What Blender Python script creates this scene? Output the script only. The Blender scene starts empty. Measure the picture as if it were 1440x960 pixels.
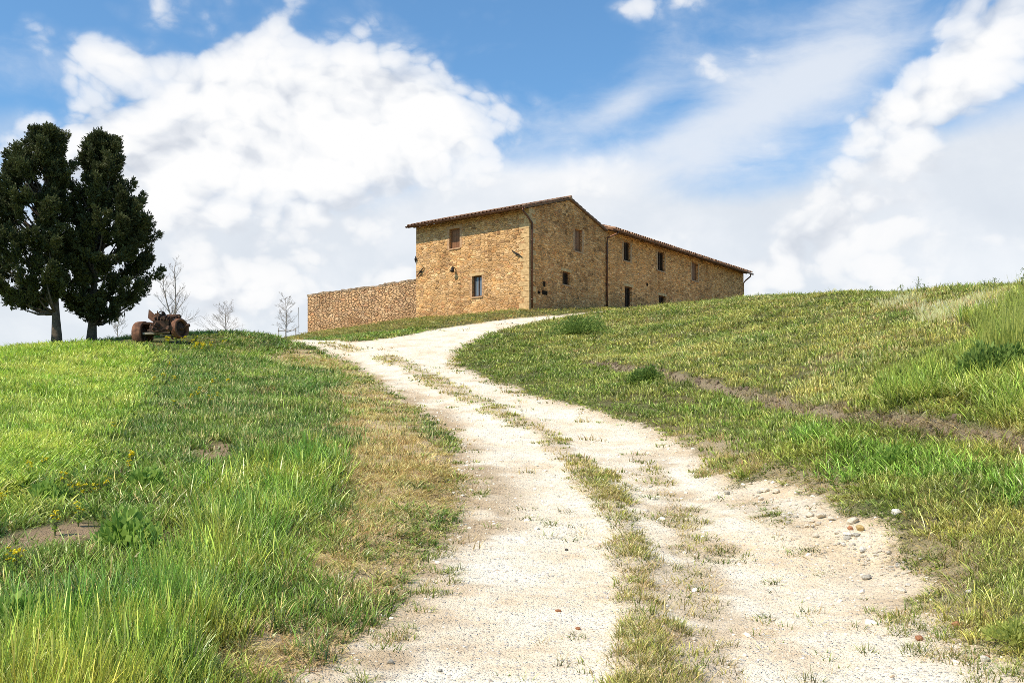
import bpy, math, random
import numpy as np
from mathutils import Vector, Matrix, noise as mnoise

rnd = random.Random(7)
rng = np.random.default_rng(11)
sc = bpy.context.scene
COL = sc.collection
R_ = math.radians

# ------------------------------------------------------------------ camera constants (photo 1440x960)
FPX, HX, HY, EYE = 1500.0, 720.0, 640.0, 1.6
def at(px, py, d):
    return np.array([(px - HX) / FPX * d, d, EYE + (HY - py) / FPX * d])

# ------------------------------------------------------------------ tagging / mesh helpers
def tag(o, label=None, cat=None, group=None, kind=None):
    if label: o['label'] = label
    if cat: o['category'] = cat
    if group: o['group'] = group
    if kind: o['kind'] = kind
    return o

def empty(name, loc=(0, 0, 0), rz=0.0, label=None, cat=None, group=None):
    o = bpy.data.objects.new(name, None)
    COL.objects.link(o)
    o.location = loc
    o.rotation_euler = (0, 0, rz)
    o.empty_display_size = 0.2
    return tag(o, label, cat, group)

class MB:
    """collects polygons for ONE mesh object"""
    def __init__(s):
        s.v = []; s.f = []; s.uv = []; s.mi = []
    def add(s, vs, fs, mi=0, uvs=None):
        b = len(s.v)
        s.v.extend([tuple(p) for p in vs])
        for k, f in enumerate(fs):
            s.f.append([b + i for i in f]); s.mi.append(mi)
            s.uv.append(uvs[k] if uvs else None)
    def box(s, c, size, M=None, mi=0):
        x, y, z = size[0] / 2, size[1] / 2, size[2] / 2
        vs = [(-x, -y, -z), (x, -y, -z), (x, y, -z), (-x, y, -z), (-x, -y, z), (x, -y, z), (x, y, z), (-x, y, z)]
        if M is not None: vs = [tuple(M @ Vector(p)) for p in vs]
        vs = [(p[0] + c[0], p[1] + c[1], p[2] + c[2]) for p in vs]
        s.add(vs, [(0, 3, 2, 1), (4, 5, 6, 7), (0, 1, 5, 4), (1, 2, 6, 5), (2, 3, 7, 6), (3, 0, 4, 7)], mi)
    def tube(s, pts, rad, n=8, mi=0, cap=True):
        pts = [Vector(p) for p in pts]
        if not hasattr(rad, '__len__'): rad = [rad] * len(pts)
        vs = []; ref = Vector((0.31, 0.17, 0.93))
        for i, p in enumerate(pts):
            t = (pts[min(i + 1, len(pts) - 1)] - pts[max(i - 1, 0)])
            if t.length < 1e-9: t = Vector((0, 0, 1))
            t.normalize()
            a = t.cross(ref)
            if a.length < 0.1: a = t.cross(Vector((1, 0, 0)))
            a.normalize(); b = t.cross(a)
            for k in range(n):
                an = 2 * math.pi * k / n
                vs.append(p + (a * math.cos(an) + b * math.sin(an)) * rad[i])
        fs = []
        for i in range(len(pts) - 1):
            for k in range(n):
                k2 = (k + 1) % n
                fs.append((i * n + k, i * n + k2, (i + 1) * n + k2, (i + 1) * n + k))
        if cap:
            fs.append(tuple(range(n - 1, -1, -1)))
            fs.append(tuple((len(pts) - 1) * n + k for k in range(n)))
        s.add(vs, fs, mi)
    def lathe(s, prof, c, axis, n=20, mi=0):
        """prof: list of (radius, along) ; axis: unit vector"""
        ax = Vector(axis).normalized()
        a = ax.cross(Vector((0, 0, 1)))
        if a.length < 0.1: a = ax.cross(Vector((1, 0, 0)))
        a.normalize(); b = ax.cross(a); c = Vector(c)
        vs = []
        for r, l in prof:
            for k in range(n):
                an = 2 * math.pi * k / n
                vs.append(c + ax * l + (a * math.cos(an) + b * math.sin(an)) * r)
        fs = []
        for i in range(len(prof) - 1):
            for k in range(n):
                k2 = (k + 1) % n
                fs.append((i * n + k, i * n + k2, (i + 1) * n + k2, (i + 1) * n + k))
        s.add(vs, fs, mi)
    def build(s, name, mats, parent=None, smooth=False, loc=None):
        me = bpy.data.meshes.new(name)
        me.from_pydata(s.v, [], s.f)
        if not isinstance(mats, (list, tuple)): mats = [mats]
        for m in mats: me.materials.append(m)
        me.polygons.foreach_set('material_index', s.mi)
        if any(u is not None for u in s.uv):
            ul = me.uv_layers.new(name='UVMap')
            flat = []
            for f, u in zip(s.f, s.uv):
                if u is None: flat.extend([(0.0, 0.0)] * len(f))
                else: flat.extend(u)
            ul.data.foreach_set('uv', [c for p in flat for c in p])
        if smooth: me.polygons.foreach_set('use_smooth', [True] * len(me.polygons))
        me.update()
        o = bpy.data.objects.new(name, me)
        COL.objects.link(o)
        if parent is not None: o.parent = parent
        if loc is not None: o.location = loc
        return o

def np_mesh(name, V, F, nper, mats, parent=None, smooth=False, uv=None, link=True, loc=None, col=None):
    """fast mesh: V (n,3), F (m,nper)"""
    me = bpy.data.meshes.new(name)
    V = np.asarray(V, np.float32); F = np.asarray(F, np.int32)
    me.vertices.add(len(V)); me.vertices.foreach_set('co', V.ravel())
    me.loops.add(F.size); me.loops.foreach_set('vertex_index', F.ravel())
    me.polygons.add(len(F))
    me.polygons.foreach_set('loop_start', np.arange(0, F.size, nper, dtype=np.int32))
    me.polygons.foreach_set('loop_total', np.full(len(F), nper, np.int32))
    if not isinstance(mats, (list, tuple)): mats = [mats]
    for m in mats: me.materials.append(m)
    if uv is not None:
        ul = me.uv_layers.new(name='UVMap'); ul.data.foreach_set('uv', np.asarray(uv, np.float32).ravel())
    if col is not None:
        ca = me.color_attributes.new('col', 'FLOAT_COLOR', 'POINT')
        c4 = np.ones((len(V), 4), np.float32); c4[:, :3] = col
        ca.data.foreach_set('color', c4.ravel())
    me.update(calc_edges=True)
    me.polygons.foreach_set('use_smooth', np.full(len(F), smooth, bool))
    o = bpy.data.objects.new(name, me)
    if link: COL.objects.link(o)
    if parent is not None: o.parent = parent
    if loc is not None: o.location = loc
    return o

# ------------------------------------------------------------------ numpy noise
_perm = np.random.default_rng(3).random((256, 256)).astype(np.float64)
def vnoise(x, y):
    xi = np.floor(x).astype(int); yi = np.floor(y).astype(int)
    fx = x - xi; fy = y - yi
    fx = fx * fx * (3 - 2 * fx); fy = fy * fy * (3 - 2 * fy)
    g = lambda a, b: _perm[a & 255, b & 255]
    return (g(xi, yi) * (1 - fx) + g(xi + 1, yi) * fx) * (1 - fy) + (g(xi, yi + 1) * (1 - fx) + g(xi + 1, yi + 1) * fx) * fy
def fbm(x, y, s=1.0, o=4, seed=0):
    t = 0; a = 0.5; n = 0
    x = x * s + seed * 17.3; y = y * s + seed * 9.7
    for _ in range(o):
        t = t + a * vnoise(x, y); n += a
        a *= 0.5; x = x * 2.03 + 5.1; y = y * 2.03 + 1.7
    return t / n
def sstep(a, b, x):
    t = np.clip((x - a) / (b - a), 0, 1)
    return t * t * (3 - 2 * t)

# ------------------------------------------------------------------ terrain: thin plate through surveyed points
CP = [
 # along the track
 (930,950,6),(900,800,9.2),(862,700,13),(832,650,16.5),(770,600,21),(650,550,27),(590,520,32.5),(560,490,39),(620,470,44),(700,455,50),(800,443,57),(862,436,62),
 # left branch
 (430,482,46),(470,478,49),
 # in front of house
 (744,437.5,58),(585,448.5,62.9),(432,471,68.6),(500,462,65.5),(852,436,64.2),(660,444,60),
 # left crest
 (0,502,32),(90,488,37),(200,481,38),(290,472,40),(350,473,42),(400,479,44.5),
 # left flank
 (0,700,11.5),(0,600,17.5),(0,540,24),(0,850,7.2),(0,960,5.4),(200,700,12),(200,600,18.5),(200,540,26.5),(200,505,33),(400,900,6.6),(400,700,12.5),(400,600,19.5),(400,540,27.5),(400,502,37),
 (-300,700,11),(-300,600,16),(-300,540,22),(-300,515,28),(-300,540,45),
 # left beyond the crest
 (0,525,45),(100,512,52),(165,493,46),(250,492,50),(318,487,55),(402,484,60),(300,520,75),(100,540,75),(-200,560,75),
 # track right edge
 (1430,950,6.1),(1220,800,9.3),(1080,700,13),(1010,650,16.3),(930,600,20.8),(770,550,26.8),(680,520,32),(645,492,38.5),
 # right strip
 (1440,650,10.8),(1160,595,16),(940,540,24),(760,497,36),(1250,720,10.3),(1440,800,8),(1440,900,6.6),
 # right bank
 (1440,540,14),(1440,470,18),(1440,408,22.5),(1290,414,30),(1150,418,38),(1046,423,45),(960,430,52),(900,434.5,57),
 (1290,520,18.5),(1290,460,24),(1150,520,22),(1150,460,30),(1046,480,29),(1046,450,36),(950,490,33),(950,455,42),(850,470,40),(850,450,49),(750,470,42),
 (1440,430,35),(1290,428,45),(1150,431,55),(1046,440,62),(1600,400,24),(1600,500,15),(1600,700,8.5),(1900,420,24),
]
P3 = [at(*c) for c in CP]
P3 += [np.array(p, float) for p in [(0,0,0),(3,0,0.02),(-3,0,0.02),(0,3,.15),(0,-8,-.4),(8,-4,0),(-8,-4,0),(10,3,.5),(-8,3,.3),(16,66,10.8),(22,80,10.6),(0,75,10.4),(10,90,10),(-15,90,8),(-25,95,4),
        (-30,20,2.6),(-30,40,2.6),(-35,60,2.0),(30,30,6.6),(34,60,8.5),(30,10,3),(35,90,7),(-30,-5,0),(30,-10,0)]]
P3 = np.array(P3)
SC = 20.0
def _phi(r2):
    return 0.5 * r2 * np.log(r2 + 1e-12)
def _tps_fit(P):
    n = len(P); A = P[:, :2] / SC
    d2 = ((A[:, None] - A[None]) ** 2).sum(-1)
    K = _phi(d2) + np.eye(n) * 2e-4
    Q = np.hstack([np.ones((n, 1)), A])
    M = np.zeros((n + 3, n + 3)); M[:n, :n] = K; M[:n, n:] = Q; M[n:, :n] = Q.T
    return np.linalg.solve(M, np.concatenate([P[:, 2], np.zeros(3)]))
_W = _tps_fit(P3)
def smooth_h(x, y):
    x = np.asarray(x, float); y = np.asarray(y, float); sh = x.shape
    x = x.ravel(); y = y.ravel()
    # clamp the far field to the surveyed area, then let it fall away towards the horizon
    xc = np.clip(x, -40, 40); yc = np.clip(y, -10, 100)
    out = np.empty(len(x))
    for i in range(0, len(x), 20000):
        a = np.stack([xc[i:i+20000], yc[i:i+20000]], 1) / SC
        d2 = ((a[:, None] - P3[None, :, :2] / SC) ** 2).sum(-1)
        out[i:i+20000] = _phi(d2) @ _W[:-3] + _W[-3] + a @ _W[-2:]
    far = np.hypot(x - xc, y - yc)
    k = np.exp(-far / 60.0)
    out = out * k + (1 - k) * (-6.0) - 0.004 * far
    return out.reshape(sh)

def gp(px, py, dmin=3.0, dmax=75.0):
    """point on the ground seen in direction (px, py)"""
    d = np.arange(dmin, dmax, 0.05)
    x = (px - HX) / FPX * d; z = EYE + (HY - py) / FPX * d
    h = smooth_h(x, d)
    i = np.argmax(h > z) if np.any(h > z) else int(np.argmin(z - h))
    return np.array([x[i], d[i]])
def gps(pts):
    return np.array([gp(*p) for p in pts])

# ------------------------------------------------------------------ ground regions, all as world polygons / polylines
def seg_dist(X, Y, poly, closed=False):
    P = np.asarray(poly); Q = np.roll(P, -1, 0)
    n = len(P) if closed else len(P) - 1
    best = np.full(X.shape, 1e9)
    for i in range(n):
        ax, ay = P[i]; bx, by = Q[i]
        dx, dy = bx - ax, by - ay
        L = dx * dx + dy * dy + 1e-12
        t = np.clip(((X - ax) * dx + (Y - ay) * dy) / L, 0, 1)
        best = np.minimum(best, np.hypot(X - ax - t * dx, Y - ay - t * dy))
    return best
def poly_sd(X, Y, poly):
    P = np.asarray(poly); Q = np.roll(P, -1, 0)
    ins = np.zeros(X.shape, bool)
    for (ax, ay), (bx, by) in zip(P, Q):
        c = ((ay > Y) != (by > Y)) & (X < (bx - ax) * (Y - ay) / (by - ay + 1e-12) + ax)
        ins ^= c
    d = seg_dist(X, Y, P, True)
    return np.where(ins, -d, d)

road_left = [(430,950),(470,915),(500,890),(545,850),(570,810),(592,780),(625,745),(640,715),(650,690),(652,665),(640,630),(618,600),(585,575),(560,560),(535,545),(518,533),(500,518),(478,503),(450,491),(412,480.5)]
road_top = [(440,477.5),(500,479),(540,475),(580,468),(620,461),(680,452.5),(740,446),(800,440.5),(850,437.5)]
road_right = [(880,438),(830,443),(780,449),(730,459),(700,467),(670,480),(645,492),(640,501),(652,513),(690,530),(740,548),(800,566),(860,580),(930,602),(970,630),(1010,655),(1060,690),(1110,722),(1160,757),(1200,787),(1240,817),(1270,850),(1330,890),(1420,938)]
WR_L = [tuple(p) for p in gps(road_left)]; WR_T = [tuple(p) for p in gps(road_top)]; WR_R = [tuple(p) for p in gps(road_right)]
ROAD = np.array([(-1.5,-8),(-1.35,2)] + WR_L + [(-14.5,53)] + [(-12,55.0)] + WR_T[1:] + [(9.5,66.2),(16,74),(17.6,72.6),(10.5,64)] + WR_R + [(3.0,3.5),(3.1,-8)])
STRIP = gps([(540,503),(570,514),(605,533),(650,556),(720,590),(765,612),(815,650),(845,690),(862,720),(885,760),(890,800),(900,850),(915,900),(920,960),(925,1050)])
STRIP2 = gps([(900,640),(950,700),(975,760),(985,820),(1000,880),(1000,950)])
STRIP3 = gps([(455,483),(480,487),(505,494)])
WHEAT = np.array([tuple(p) for p in gps([(203,492),(212,520),(205,545),(190,580),(140,612),(105,640),(62,690),(0,722),(-80,760),(-300,800)])] + [(-16,12),(-30,20),(-36,38),(-17,36.5)])
TALL = np.array([tuple(p) for p in gps([(-40,960),(40,915),(90,880),(160,850),(240,800),(330,730),(385,680),(440,640),(470,680),(450,725),(415,770),(390,830),(350,890),(310,940),(290,990)])] + [(-1.7,4.2),(-3.2,4)])
DRY = gps([(385,505),(420,497),(470,507),(510,528),(560,560),(600,585),(650,640),(665,690),(640,740),(600,790),(560,840),(500,900),(430,960),(330,960),(380,880),(430,820),(455,740),(480,690),(490,640),(480,600),(500,570),(470,530),(420,520)])
ORANGE = gps([(440,700),(470,665),(510,660),(520,690),(490,720),(450,730)])
BALD1 = gps([(280,640),(310,628),(335,632),(325,645),(295,652)])
BALD2 = gps([(0,770),(60,752),(120,745),(140,765),(90,775),(30,790)])
SCARP = gps([(755,490),(800,506),(850,516),(905,526),(945,537),(1000,552),(1060,566),(1120,580),(1165,590),(1235,598),(1290,606),(1350,618),(1400,628),(1450,642),(1560,670)])
TALLR = gps([(1230,600),(1235,545),(1290,525),(1360,500),(1400,440),(1440,425),(1600,420),(1700,640),(1440,632),(1330,600)])
LUSHR = gps([(1110,605),(1180,600),(1300,625),(1440,655),(1500,690),(1440,720),(1300,700),(1200,680),(1120,640)])
STRAW = gps([(1240,432),(1290,424),(1350,430),(1385,440),(1350,448),(1270,446)])
TANR = gps([(1180,790),(1260,740),(1350,740),(1420,790),(1440,850),(1400,900),(1300,870)])
TANR2 = gps([(900,640),(960,600),(1000,610),(1100,640),(1200,690),(1180,720),(1080,690),(1000,660)])
RUB = gps([(1062,684),(1090,692),(1120,706),(1145,723),(1175,735),(1200,750),(1215,790),(1262,830)])
HOUSEP = np.array([(0.93,58),(-13.2,68.65),(-9,76),(17,90),(22,83),(17.3,79.7)])

def fields(X, Y):
    F = {}
    wob = (fbm(X, Y, 0.9, 3, 1) - .5) * .7 + (fbm(X, Y, 4.0, 2, 2) - .5) * .25
    F['road'] = poly_sd(X, Y, ROAD) + wob * np.clip(.5 + Y * .012, .4, 1.2)
    F['road0'] = poly_sd(X, Y, ROAD)
    F['rub'] = seg_dist(X, Y, RUB) - .30 + (fbm(X, Y, 2.5, 3, 12) - .5) * .35
    F['road'] = np.minimum(F['road'], F['rub'])
    sw = np.clip(.15 + Y * .007, .15, .42)
    F['strip'] = seg_dist(X, Y, STRIP) / sw + (fbm(X, Y, 1.7, 3, 4) - .5) * 2.0
    F['strip2'] = seg_dist(X, Y, STRIP2) / .34 + (fbm(X, Y, 2.2, 3, 5) - .5) * 2.4
    F['strip3'] = seg_dist(X, Y, STRIP3) / .5 + (fbm(X, Y, 1.7, 3, 6) - .5) * 2
    w2 = (fbm(X, Y, .55, 4, 7) - .5) * 1.6
    F['wheat'] = poly_sd(X, Y, WHEAT) + w2 * .5
    F['tall'] = poly_sd(X, Y, TALL) + w2
    F['dry'] = poly_sd(X, Y, DRY) + w2 * 1.1
    F['orange'] = poly_sd(X, Y, ORANGE) + w2 * .6
    F['bald'] = np.minimum(poly_sd(X, Y, BALD1), poly_sd(X, Y, BALD2)) + w2 * .5
    F['scarpd'] = seg_dist(X, Y, SCARP)
    F['tallr'] = poly_sd(X, Y, TALLR) + w2
    F['lushr'] = poly_sd(X, Y, LUSHR) + w2
    F['straw'] = poly_sd(X, Y, STRAW) + w2
    F['tanr'] = np.minimum(poly_sd(X, Y, TANR), poly_sd(X, Y, TANR2)) + w2
    F['n1'] = fbm(X, Y, .35, 4, 8); F['n2'] = fbm(X, Y, 1.4, 4, 9); F['n3'] = fbm(X, Y, 5.0, 3, 10)
    # side: right of the track centre
    return F

_scarp_y = SCARP[np.argsort(SCARP[:, 0])]
def scarp_side(X, Y):
    """signed distance to the scarp line, positive = bank side (further right)"""
    d = seg_dist(X, Y, SCARP)
    Pn = SCARP; best = np.full(X.shape, 1e9); sgn = np.ones(X.shape)
    for i in range(len(Pn) - 1):
        ax, ay = Pn[i]; bx, by = Pn[i + 1]
        dx, dy = bx - ax, by - ay
        t = np.clip(((X - ax) * dx + (Y - ay) * dy) / (dx * dx + dy * dy), 0, 1)
        dd = np.hypot(X - ax - t * dx, Y - ay - t * dy)
        m = dd < best
        cr = dx * (Y - ay) - dy * (X - ax)
        sgn = np.where(m, np.sign(cr), sgn); best = np.minimum(best, dd)
    return d * sgn
def ground_h(X, Y, F=None):
    X = np.asarray(X, float); Y = np.asarray(Y, float)
    z = smooth_h(X, Y)
    near = np.clip(1.2 - np.abs(Y - 30) / 60, 0, 1) * (np.abs(X) < 40)
    if F is None: F = fields(X, Y)
    grass = sstep(-.1, .6, F['road'])
    z = z + near * grass * ((fbm(X, Y, .6, 3, 21) - .5) * .16 + (fbm(X, Y, 2.2, 3, 22) - .5) * .07 + .05)
    inr = 1 - grass
    z = z + near * inr * ((fbm(X, Y, 1.5, 3, 23) - .5) * .05 + (fbm(X, Y, 7, 2, 24) - .5) * .022)
    z = z + near * inr * (.07 * np.exp(-(F['strip'] * .8) ** 2) - .03)
    s = scarp_side(X, Y)
    along = np.clip(sstep(34, 29, Y) , 0, 1) * sstep(.24, .40, F['n1'] * .4 + F['n2'] * .6 + .06)
    s2 = s + (fbm(X, Y, 2.5, 3, 25) - .5) * .25
    z = z + near * along * (.13 * sstep(-.02, .2, s2) * np.exp(-np.clip(s2, 0, 9) / 1.2) - .05 * np.exp(-((s2 + .18) / .22) ** 2))
    F['scarp'] = along * np.exp(-((s2 - .05) / .085) ** 2); z = z + near * F['scarp'] * (fbm(X, Y, 6, 3, 27) - .5) * .16
    return z

# ------------------------------------------------------------------ node helper
class NT:
    def __init__(s, tree): s.t = tree; s.n = tree.nodes; s.l = tree.links
    def __call__(s, typ, ins=None, **kw):
        nd = s.n.new(typ)
        for k, v in kw.items(): setattr(nd, k, v)
        if ins:
            for k, v in ins.items():
                sk = nd.inputs[k]
                if hasattr(v, 'bl_idname') or isinstance(v, bpy.types.NodeSocket): s.l.new(v, sk)
                else: sk.default_value = v
        return nd
    def math(s, op, a, b=0.0, c=None, clamp=False):
        i = {0: a, 1: b}
        if c is not None: i[2] = c
        nd = s('ShaderNodeMath', i, operation=op); nd.use_clamp = clamp
        return nd.outputs[0]
    def mix(s, f, a, b, blend='MIX'):
        nd = s('ShaderNodeMix', data_type='RGBA', blend_type=blend)
        for k, v in ((0, f), (6, a), (7, b)):
            sk = nd.inputs[k]
            if isinstance(v, bpy.types.NodeSocket): s.l.new(v, sk)
            else: sk.default_value = v if k == 0 else (tuple(v) + (1,) if len(v) == 3 else v)
        return nd.outputs[2]
    def ramp(s, f, stops, interp='LINEAR'):
        nd = s('ShaderNodeValToRGB'); s.l.new(f, nd.inputs[0])
        cr = nd.color_ramp; cr.interpolation = interp
        while len(cr.elements) < len(stops): cr.elements.new(0.5)
        for e, (p, c) in zip(cr.elements, stops):
            e.position = p
            e.color = (c, c, c, 1) if not hasattr(c, '__len__') else (tuple(c) + (1,))
        return nd.outputs[0]
    def sm(s, f, a, b):
        nd = s('ShaderNodeMapRange', interpolation_type='SMOOTHSTEP')
        for k, v in ((0, f), (1, a), (2, b), (3, 0.0), (4, 1.0)):
            if isinstance(v, bpy.types.NodeSocket): s.l.new(v, nd.inputs[k])
            else: nd.inputs[k].default_value = v
        return nd.outputs[0]
    def noise(s, vec, scale, detail=4, rough=.55, dist=0.0):
        nd = s('ShaderNodeTexNoise', {'Scale': scale, 'Detail': detail, 'Roughness': rough, 'Distortion': dist})
        s.l.new(vec, nd.inputs['Vector']); return nd.outputs[0]

def new_mat(name):
    m = bpy.data.materials.new(name); m.use_nodes = True
    t = NT(m.node_tree); t.n.clear()
    out = t('ShaderNodeOutputMaterial')
    return m, t, out
def finish(t, out, color, rough=.8, bump=None, bstr=.5, bdist=.02, spec=.3, metal=0.0):
    p = t('ShaderNodeBsdfPrincipled')
    if isinstance(color, bpy.types.NodeSocket): t.l.new(color, p.inputs['Base Color'])
    else: p.inputs['Base Color'].default_value = tuple(color) + (1,)
    p.inputs['Roughness'].default_value = rough
    p.inputs['Specular IOR Level'].default_value = spec
    p.inputs['Metallic'].default_value = metal
    if bump is not None:
        b = t('ShaderNodeBump', {'Strength': bstr, 'Distance': bdist}); t.l.new(bump, b.inputs['Height'])
        t.l.new(b.outputs[0], p.inputs['Normal'])
    t.l.new(p.outputs[0], out.inputs[0])
    return p
def simple_mat(name, c1, c2, scale=6, rough=.8, bstr=.4, bdist=.01, metal=0.0, spec=.3):
    m, t, out = new_mat(name)
    tc = t('ShaderNodeTexCoord')
    n = t.noise(tc.outputs['Object'], scale, 6, .65)
    c = t.mix(t.sm(n, .35, .65), c1, c2)
    finish(t, out, c, rough, n, bstr, bdist, spec, metal)
    return m

# ------------------------------------------------------------------ ground material
def ground_material():
    m, t, out = new_mat('ground_soil_and_gravel')
    geo = t('ShaderNodeNewGeometry'); pos = geo.outputs['Position']
    base = t('ShaderNodeVertexColor', layer_name='col').outputs[0]
    rd = t('ShaderNodeAttribute', attribute_name='road').outputs['Fac']     # signed metres, negative on the track
    dirt = t('ShaderNodeAttribute', attribute_name='dirt').outputs['Fac']
    nbig = t.noise(pos, 1.1, 5, .6); nmid = t.noise(pos, 9, 5, .65); nfine = t.noise(pos, 60, 4, .7)
    # track: pale limestone dust with stones pressed into it
    vor = t('ShaderNodeTexVoronoi', {'Scale': 26.0, 'Randomness': 1.0}, feature='F1'); t.l.new(pos, vor.inputs['Vector'])
    vor2 = t('ShaderNodeTexVoronoi', {'Scale': 62.0, 'Randomness': 1.0}, feature='F1'); t.l.new(pos, vor2.inputs['Vector'])
    hsv = t('ShaderNodeSeparateColor'); t.l.new(vor.outputs['Color'], hsv.inputs[0])
    stone = t.math('MULTIPLY', t.sm(hsv.outputs[0], .55, .6), t.math('SUBTRACT', 1.0, t.sm(vor.outputs['Distance'], .30, .45)))
    stone2 = t.math('SUBTRACT', 1.0, t.sm(vor2.outputs['Distance'], .25, .5))
    dust = t.ramp(nbig, [(.30, (.74, .55, .35)), (.46, (.92, .77, .56)), (.62, (.97, .86, .675))])
    dust = t.mix(t.math('MULTIPLY', t.sm(nmid, .50, .72), .5), dust, (.68, .53, .36))
    dust = t.mix(t.math('MULTIPLY', t.sm(nfine, .52, .75), .32), dust, (.46, .39, .29))
    stc = t.ramp(hsv.outputs[1], [(0, (.85, .80, .72)), (.5, (.76, .70, .61)), (.85, (.55, .50, .43)), (1, (.66, .47, .32))])
    trk = t.mix(t.math('MULTIPLY', stone, .8), dust, stc)
    tan = t.ramp(nmid, [(.3, (.40, .27, .15)), (.7, (.62, .47, .29))])
    trk = t.mix(dirt, trk, tan)
    edge = t.math('ADD', rd, t.math('MULTIPLY', t.math('SUBTRACT', nmid, .5), .5))
    f = t.sm(edge, -.06, .10)
    soil = t.mix(t.math('MULTIPLY', t.sm(nmid, .4, .7), .5), base, (.20, .155, .09))
    soil = t.mix(t.math('MULTIPLY', t.sm(nfine, .5, .7), .25), soil, (.07, .058, .03))
    col = t.mix(f, trk, soil)
    h = t.math('ADD', t.math('MULTIPLY', stone, .5), t.math('ADD', t.math('MULTIPLY', nmid, .9), t.math('ADD', t.math('MULTIPLY', stone2, .22), t.math('MULTIPLY', nfine, .35))))
    finish(t, out, col, .95, h, .85, .035, .1)
    return m
M_GROUND = ground_material()

# ------------------------------------------------------------------ terrain mesh
def axis_lines():
    ys = [-10.0]
    while ys[-1] < 3: ys.append(ys[-1] + .35)
    while ys[-1] < 92: ys.append(ys[-1] + max(.045, .0085 * ys[-1]))
    st = 1.2
    while ys[-1] < 3500: ys.append(ys[-1] + st); st *= 1.22
    lo = []; y = -10.0; st = 1.0
    while y > -3000: y -= st; lo.append(y); st *= 1.3
    ys = lo[::-1] + ys
    xs = [0.0]
    while xs[-1] < 40: xs.append(xs[-1] + (.06 if xs[-1] < 4.5 else min(.5, .06 + (xs[-1] - 4.5) * .018)))
    st = .7
    while xs[-1] < 3500: xs.append(xs[-1] + st); st *= 1.25
    xs = [-a for a in xs[:0:-1]] + xs
    return np.array(xs), np.array(ys)
xs, ys = axis_lines()
GX, GY = np.meshgrid(xs, ys)
GF = fields(GX, GY)
GZ = ground_h(GX, GY, GF)
nx, ny = len(xs), len(ys)

def lerp(a, b, f): return a * (1 - f[..., None]) + b * f[..., None]
def ground_colour(X, Y, F):
    C = np.zeros(X.shape + (3,)); C[:] = (.125, .135, .048)
    C = lerp(C, np.array((.13, .14, .045)), sstep(.45, .65, F['n1']))
    C = lerp(C, np.array((.15, .11, .06)), .6 * sstep(.55, .7, F['n2']))
    C = lerp(C, np.array((.16, .19, .035)), sstep(.3, -.3, F['wheat']))
    C = lerp(C, np.array((.10, .12, .03)), sstep(.3, -.3, F['tall']))
    C = lerp(C, np.array((.60, .44, .25)), sstep(.9, 0, F['dry']))
    C = lerp(C, np.array((.36, .25, .15)), sstep(.15, -.1, F['bald']))
    C = lerp(C, np.array((.46, .36, .225)), .85 * sstep(.6, -.4, F['tanr']))
    C = lerp(C, np.array((.50, .40, .20)), sstep(.4, -.2, F['straw']))
    C = lerp(C, np.array((.32, .245, .165)), np.clip(F['scarp'] * 1.3, 0, 1))
    return C
GC = ground_colour(GX, GY, GF)
dirt = np.clip(sstep(1.3, .5, F_ := GF['strip']) * .55 + sstep(1.2, .3, GF['strip2']) * .55 + .6 * sstep(.40, -.35, -GF['road'] - .25 + 0 * F_) * sstep(20, 12, GX + 0 * GX), 0, 1)
dirt = np.clip(dirt + .8 * sstep(.9, .1, np.abs(poly_sd(GX, GY, DRY)) - .15) * (GF['road0'] < 0) * sstep(.40, .6, GF['n2']), 0, .9)
fi = (np.arange(ny - 1)[:, None] * nx + np.arange(nx - 1)[None]).ravel()
FQ = np.stack([fi, fi + 1, fi + nx + 1, fi + nx], 1)
fr = ((GF['road0'][:-1, :-1] + GF['road0'][1:, 1:]) * .5).ravel() < .1
V_all = np.stack([GX.ravel(), GY.ravel(), GZ.ravel()], 1)
# normals from the whole sheet, so that the two sheets meet without a seam
dzx = np.gradient(GZ, xs, axis=1); dzy = np.gradient(GZ, ys, axis=0)
N_all = np.stack([-dzx.ravel(), -dzy.ravel(), np.ones(nx * ny)], 1)
N_all /= np.linalg.norm(N_all, axis=1, keepdims=True)
def sheet(name, mask, label, cat):
    F = FQ[mask]; used, inv = np.unique(F, return_inverse=True)
    F2 = inv.reshape(F.shape)
    o = np_mesh(name, V_all[used], F2, 4, M_GROUND, smooth=True, col=GC.reshape(-1, 3)[used])
    me = o.data
    a = me.attributes.new('road', 'FLOAT', 'POINT'); a.data.foreach_set('value', np.clip(GF['road'], -2, 2).ravel()[used].astype(np.float32))
    a = me.attributes.new('dirt', 'FLOAT', 'POINT'); a.data.foreach_set('value', dirt.ravel()[used].astype(np.float32))
    me.normals_split_custom_set_from_vertices([tuple(n) for n in N_all[used]])
    tag(o, label, cat, kind='structure')
    return o
sheet('ground', ~fr, 'grassy hill rising to the stone farmhouse on both sides of the track', 'ground')
sheet('dirt_track', fr, 'pale limestone dirt track winding up the hill to the farmhouse', 'track')

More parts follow.
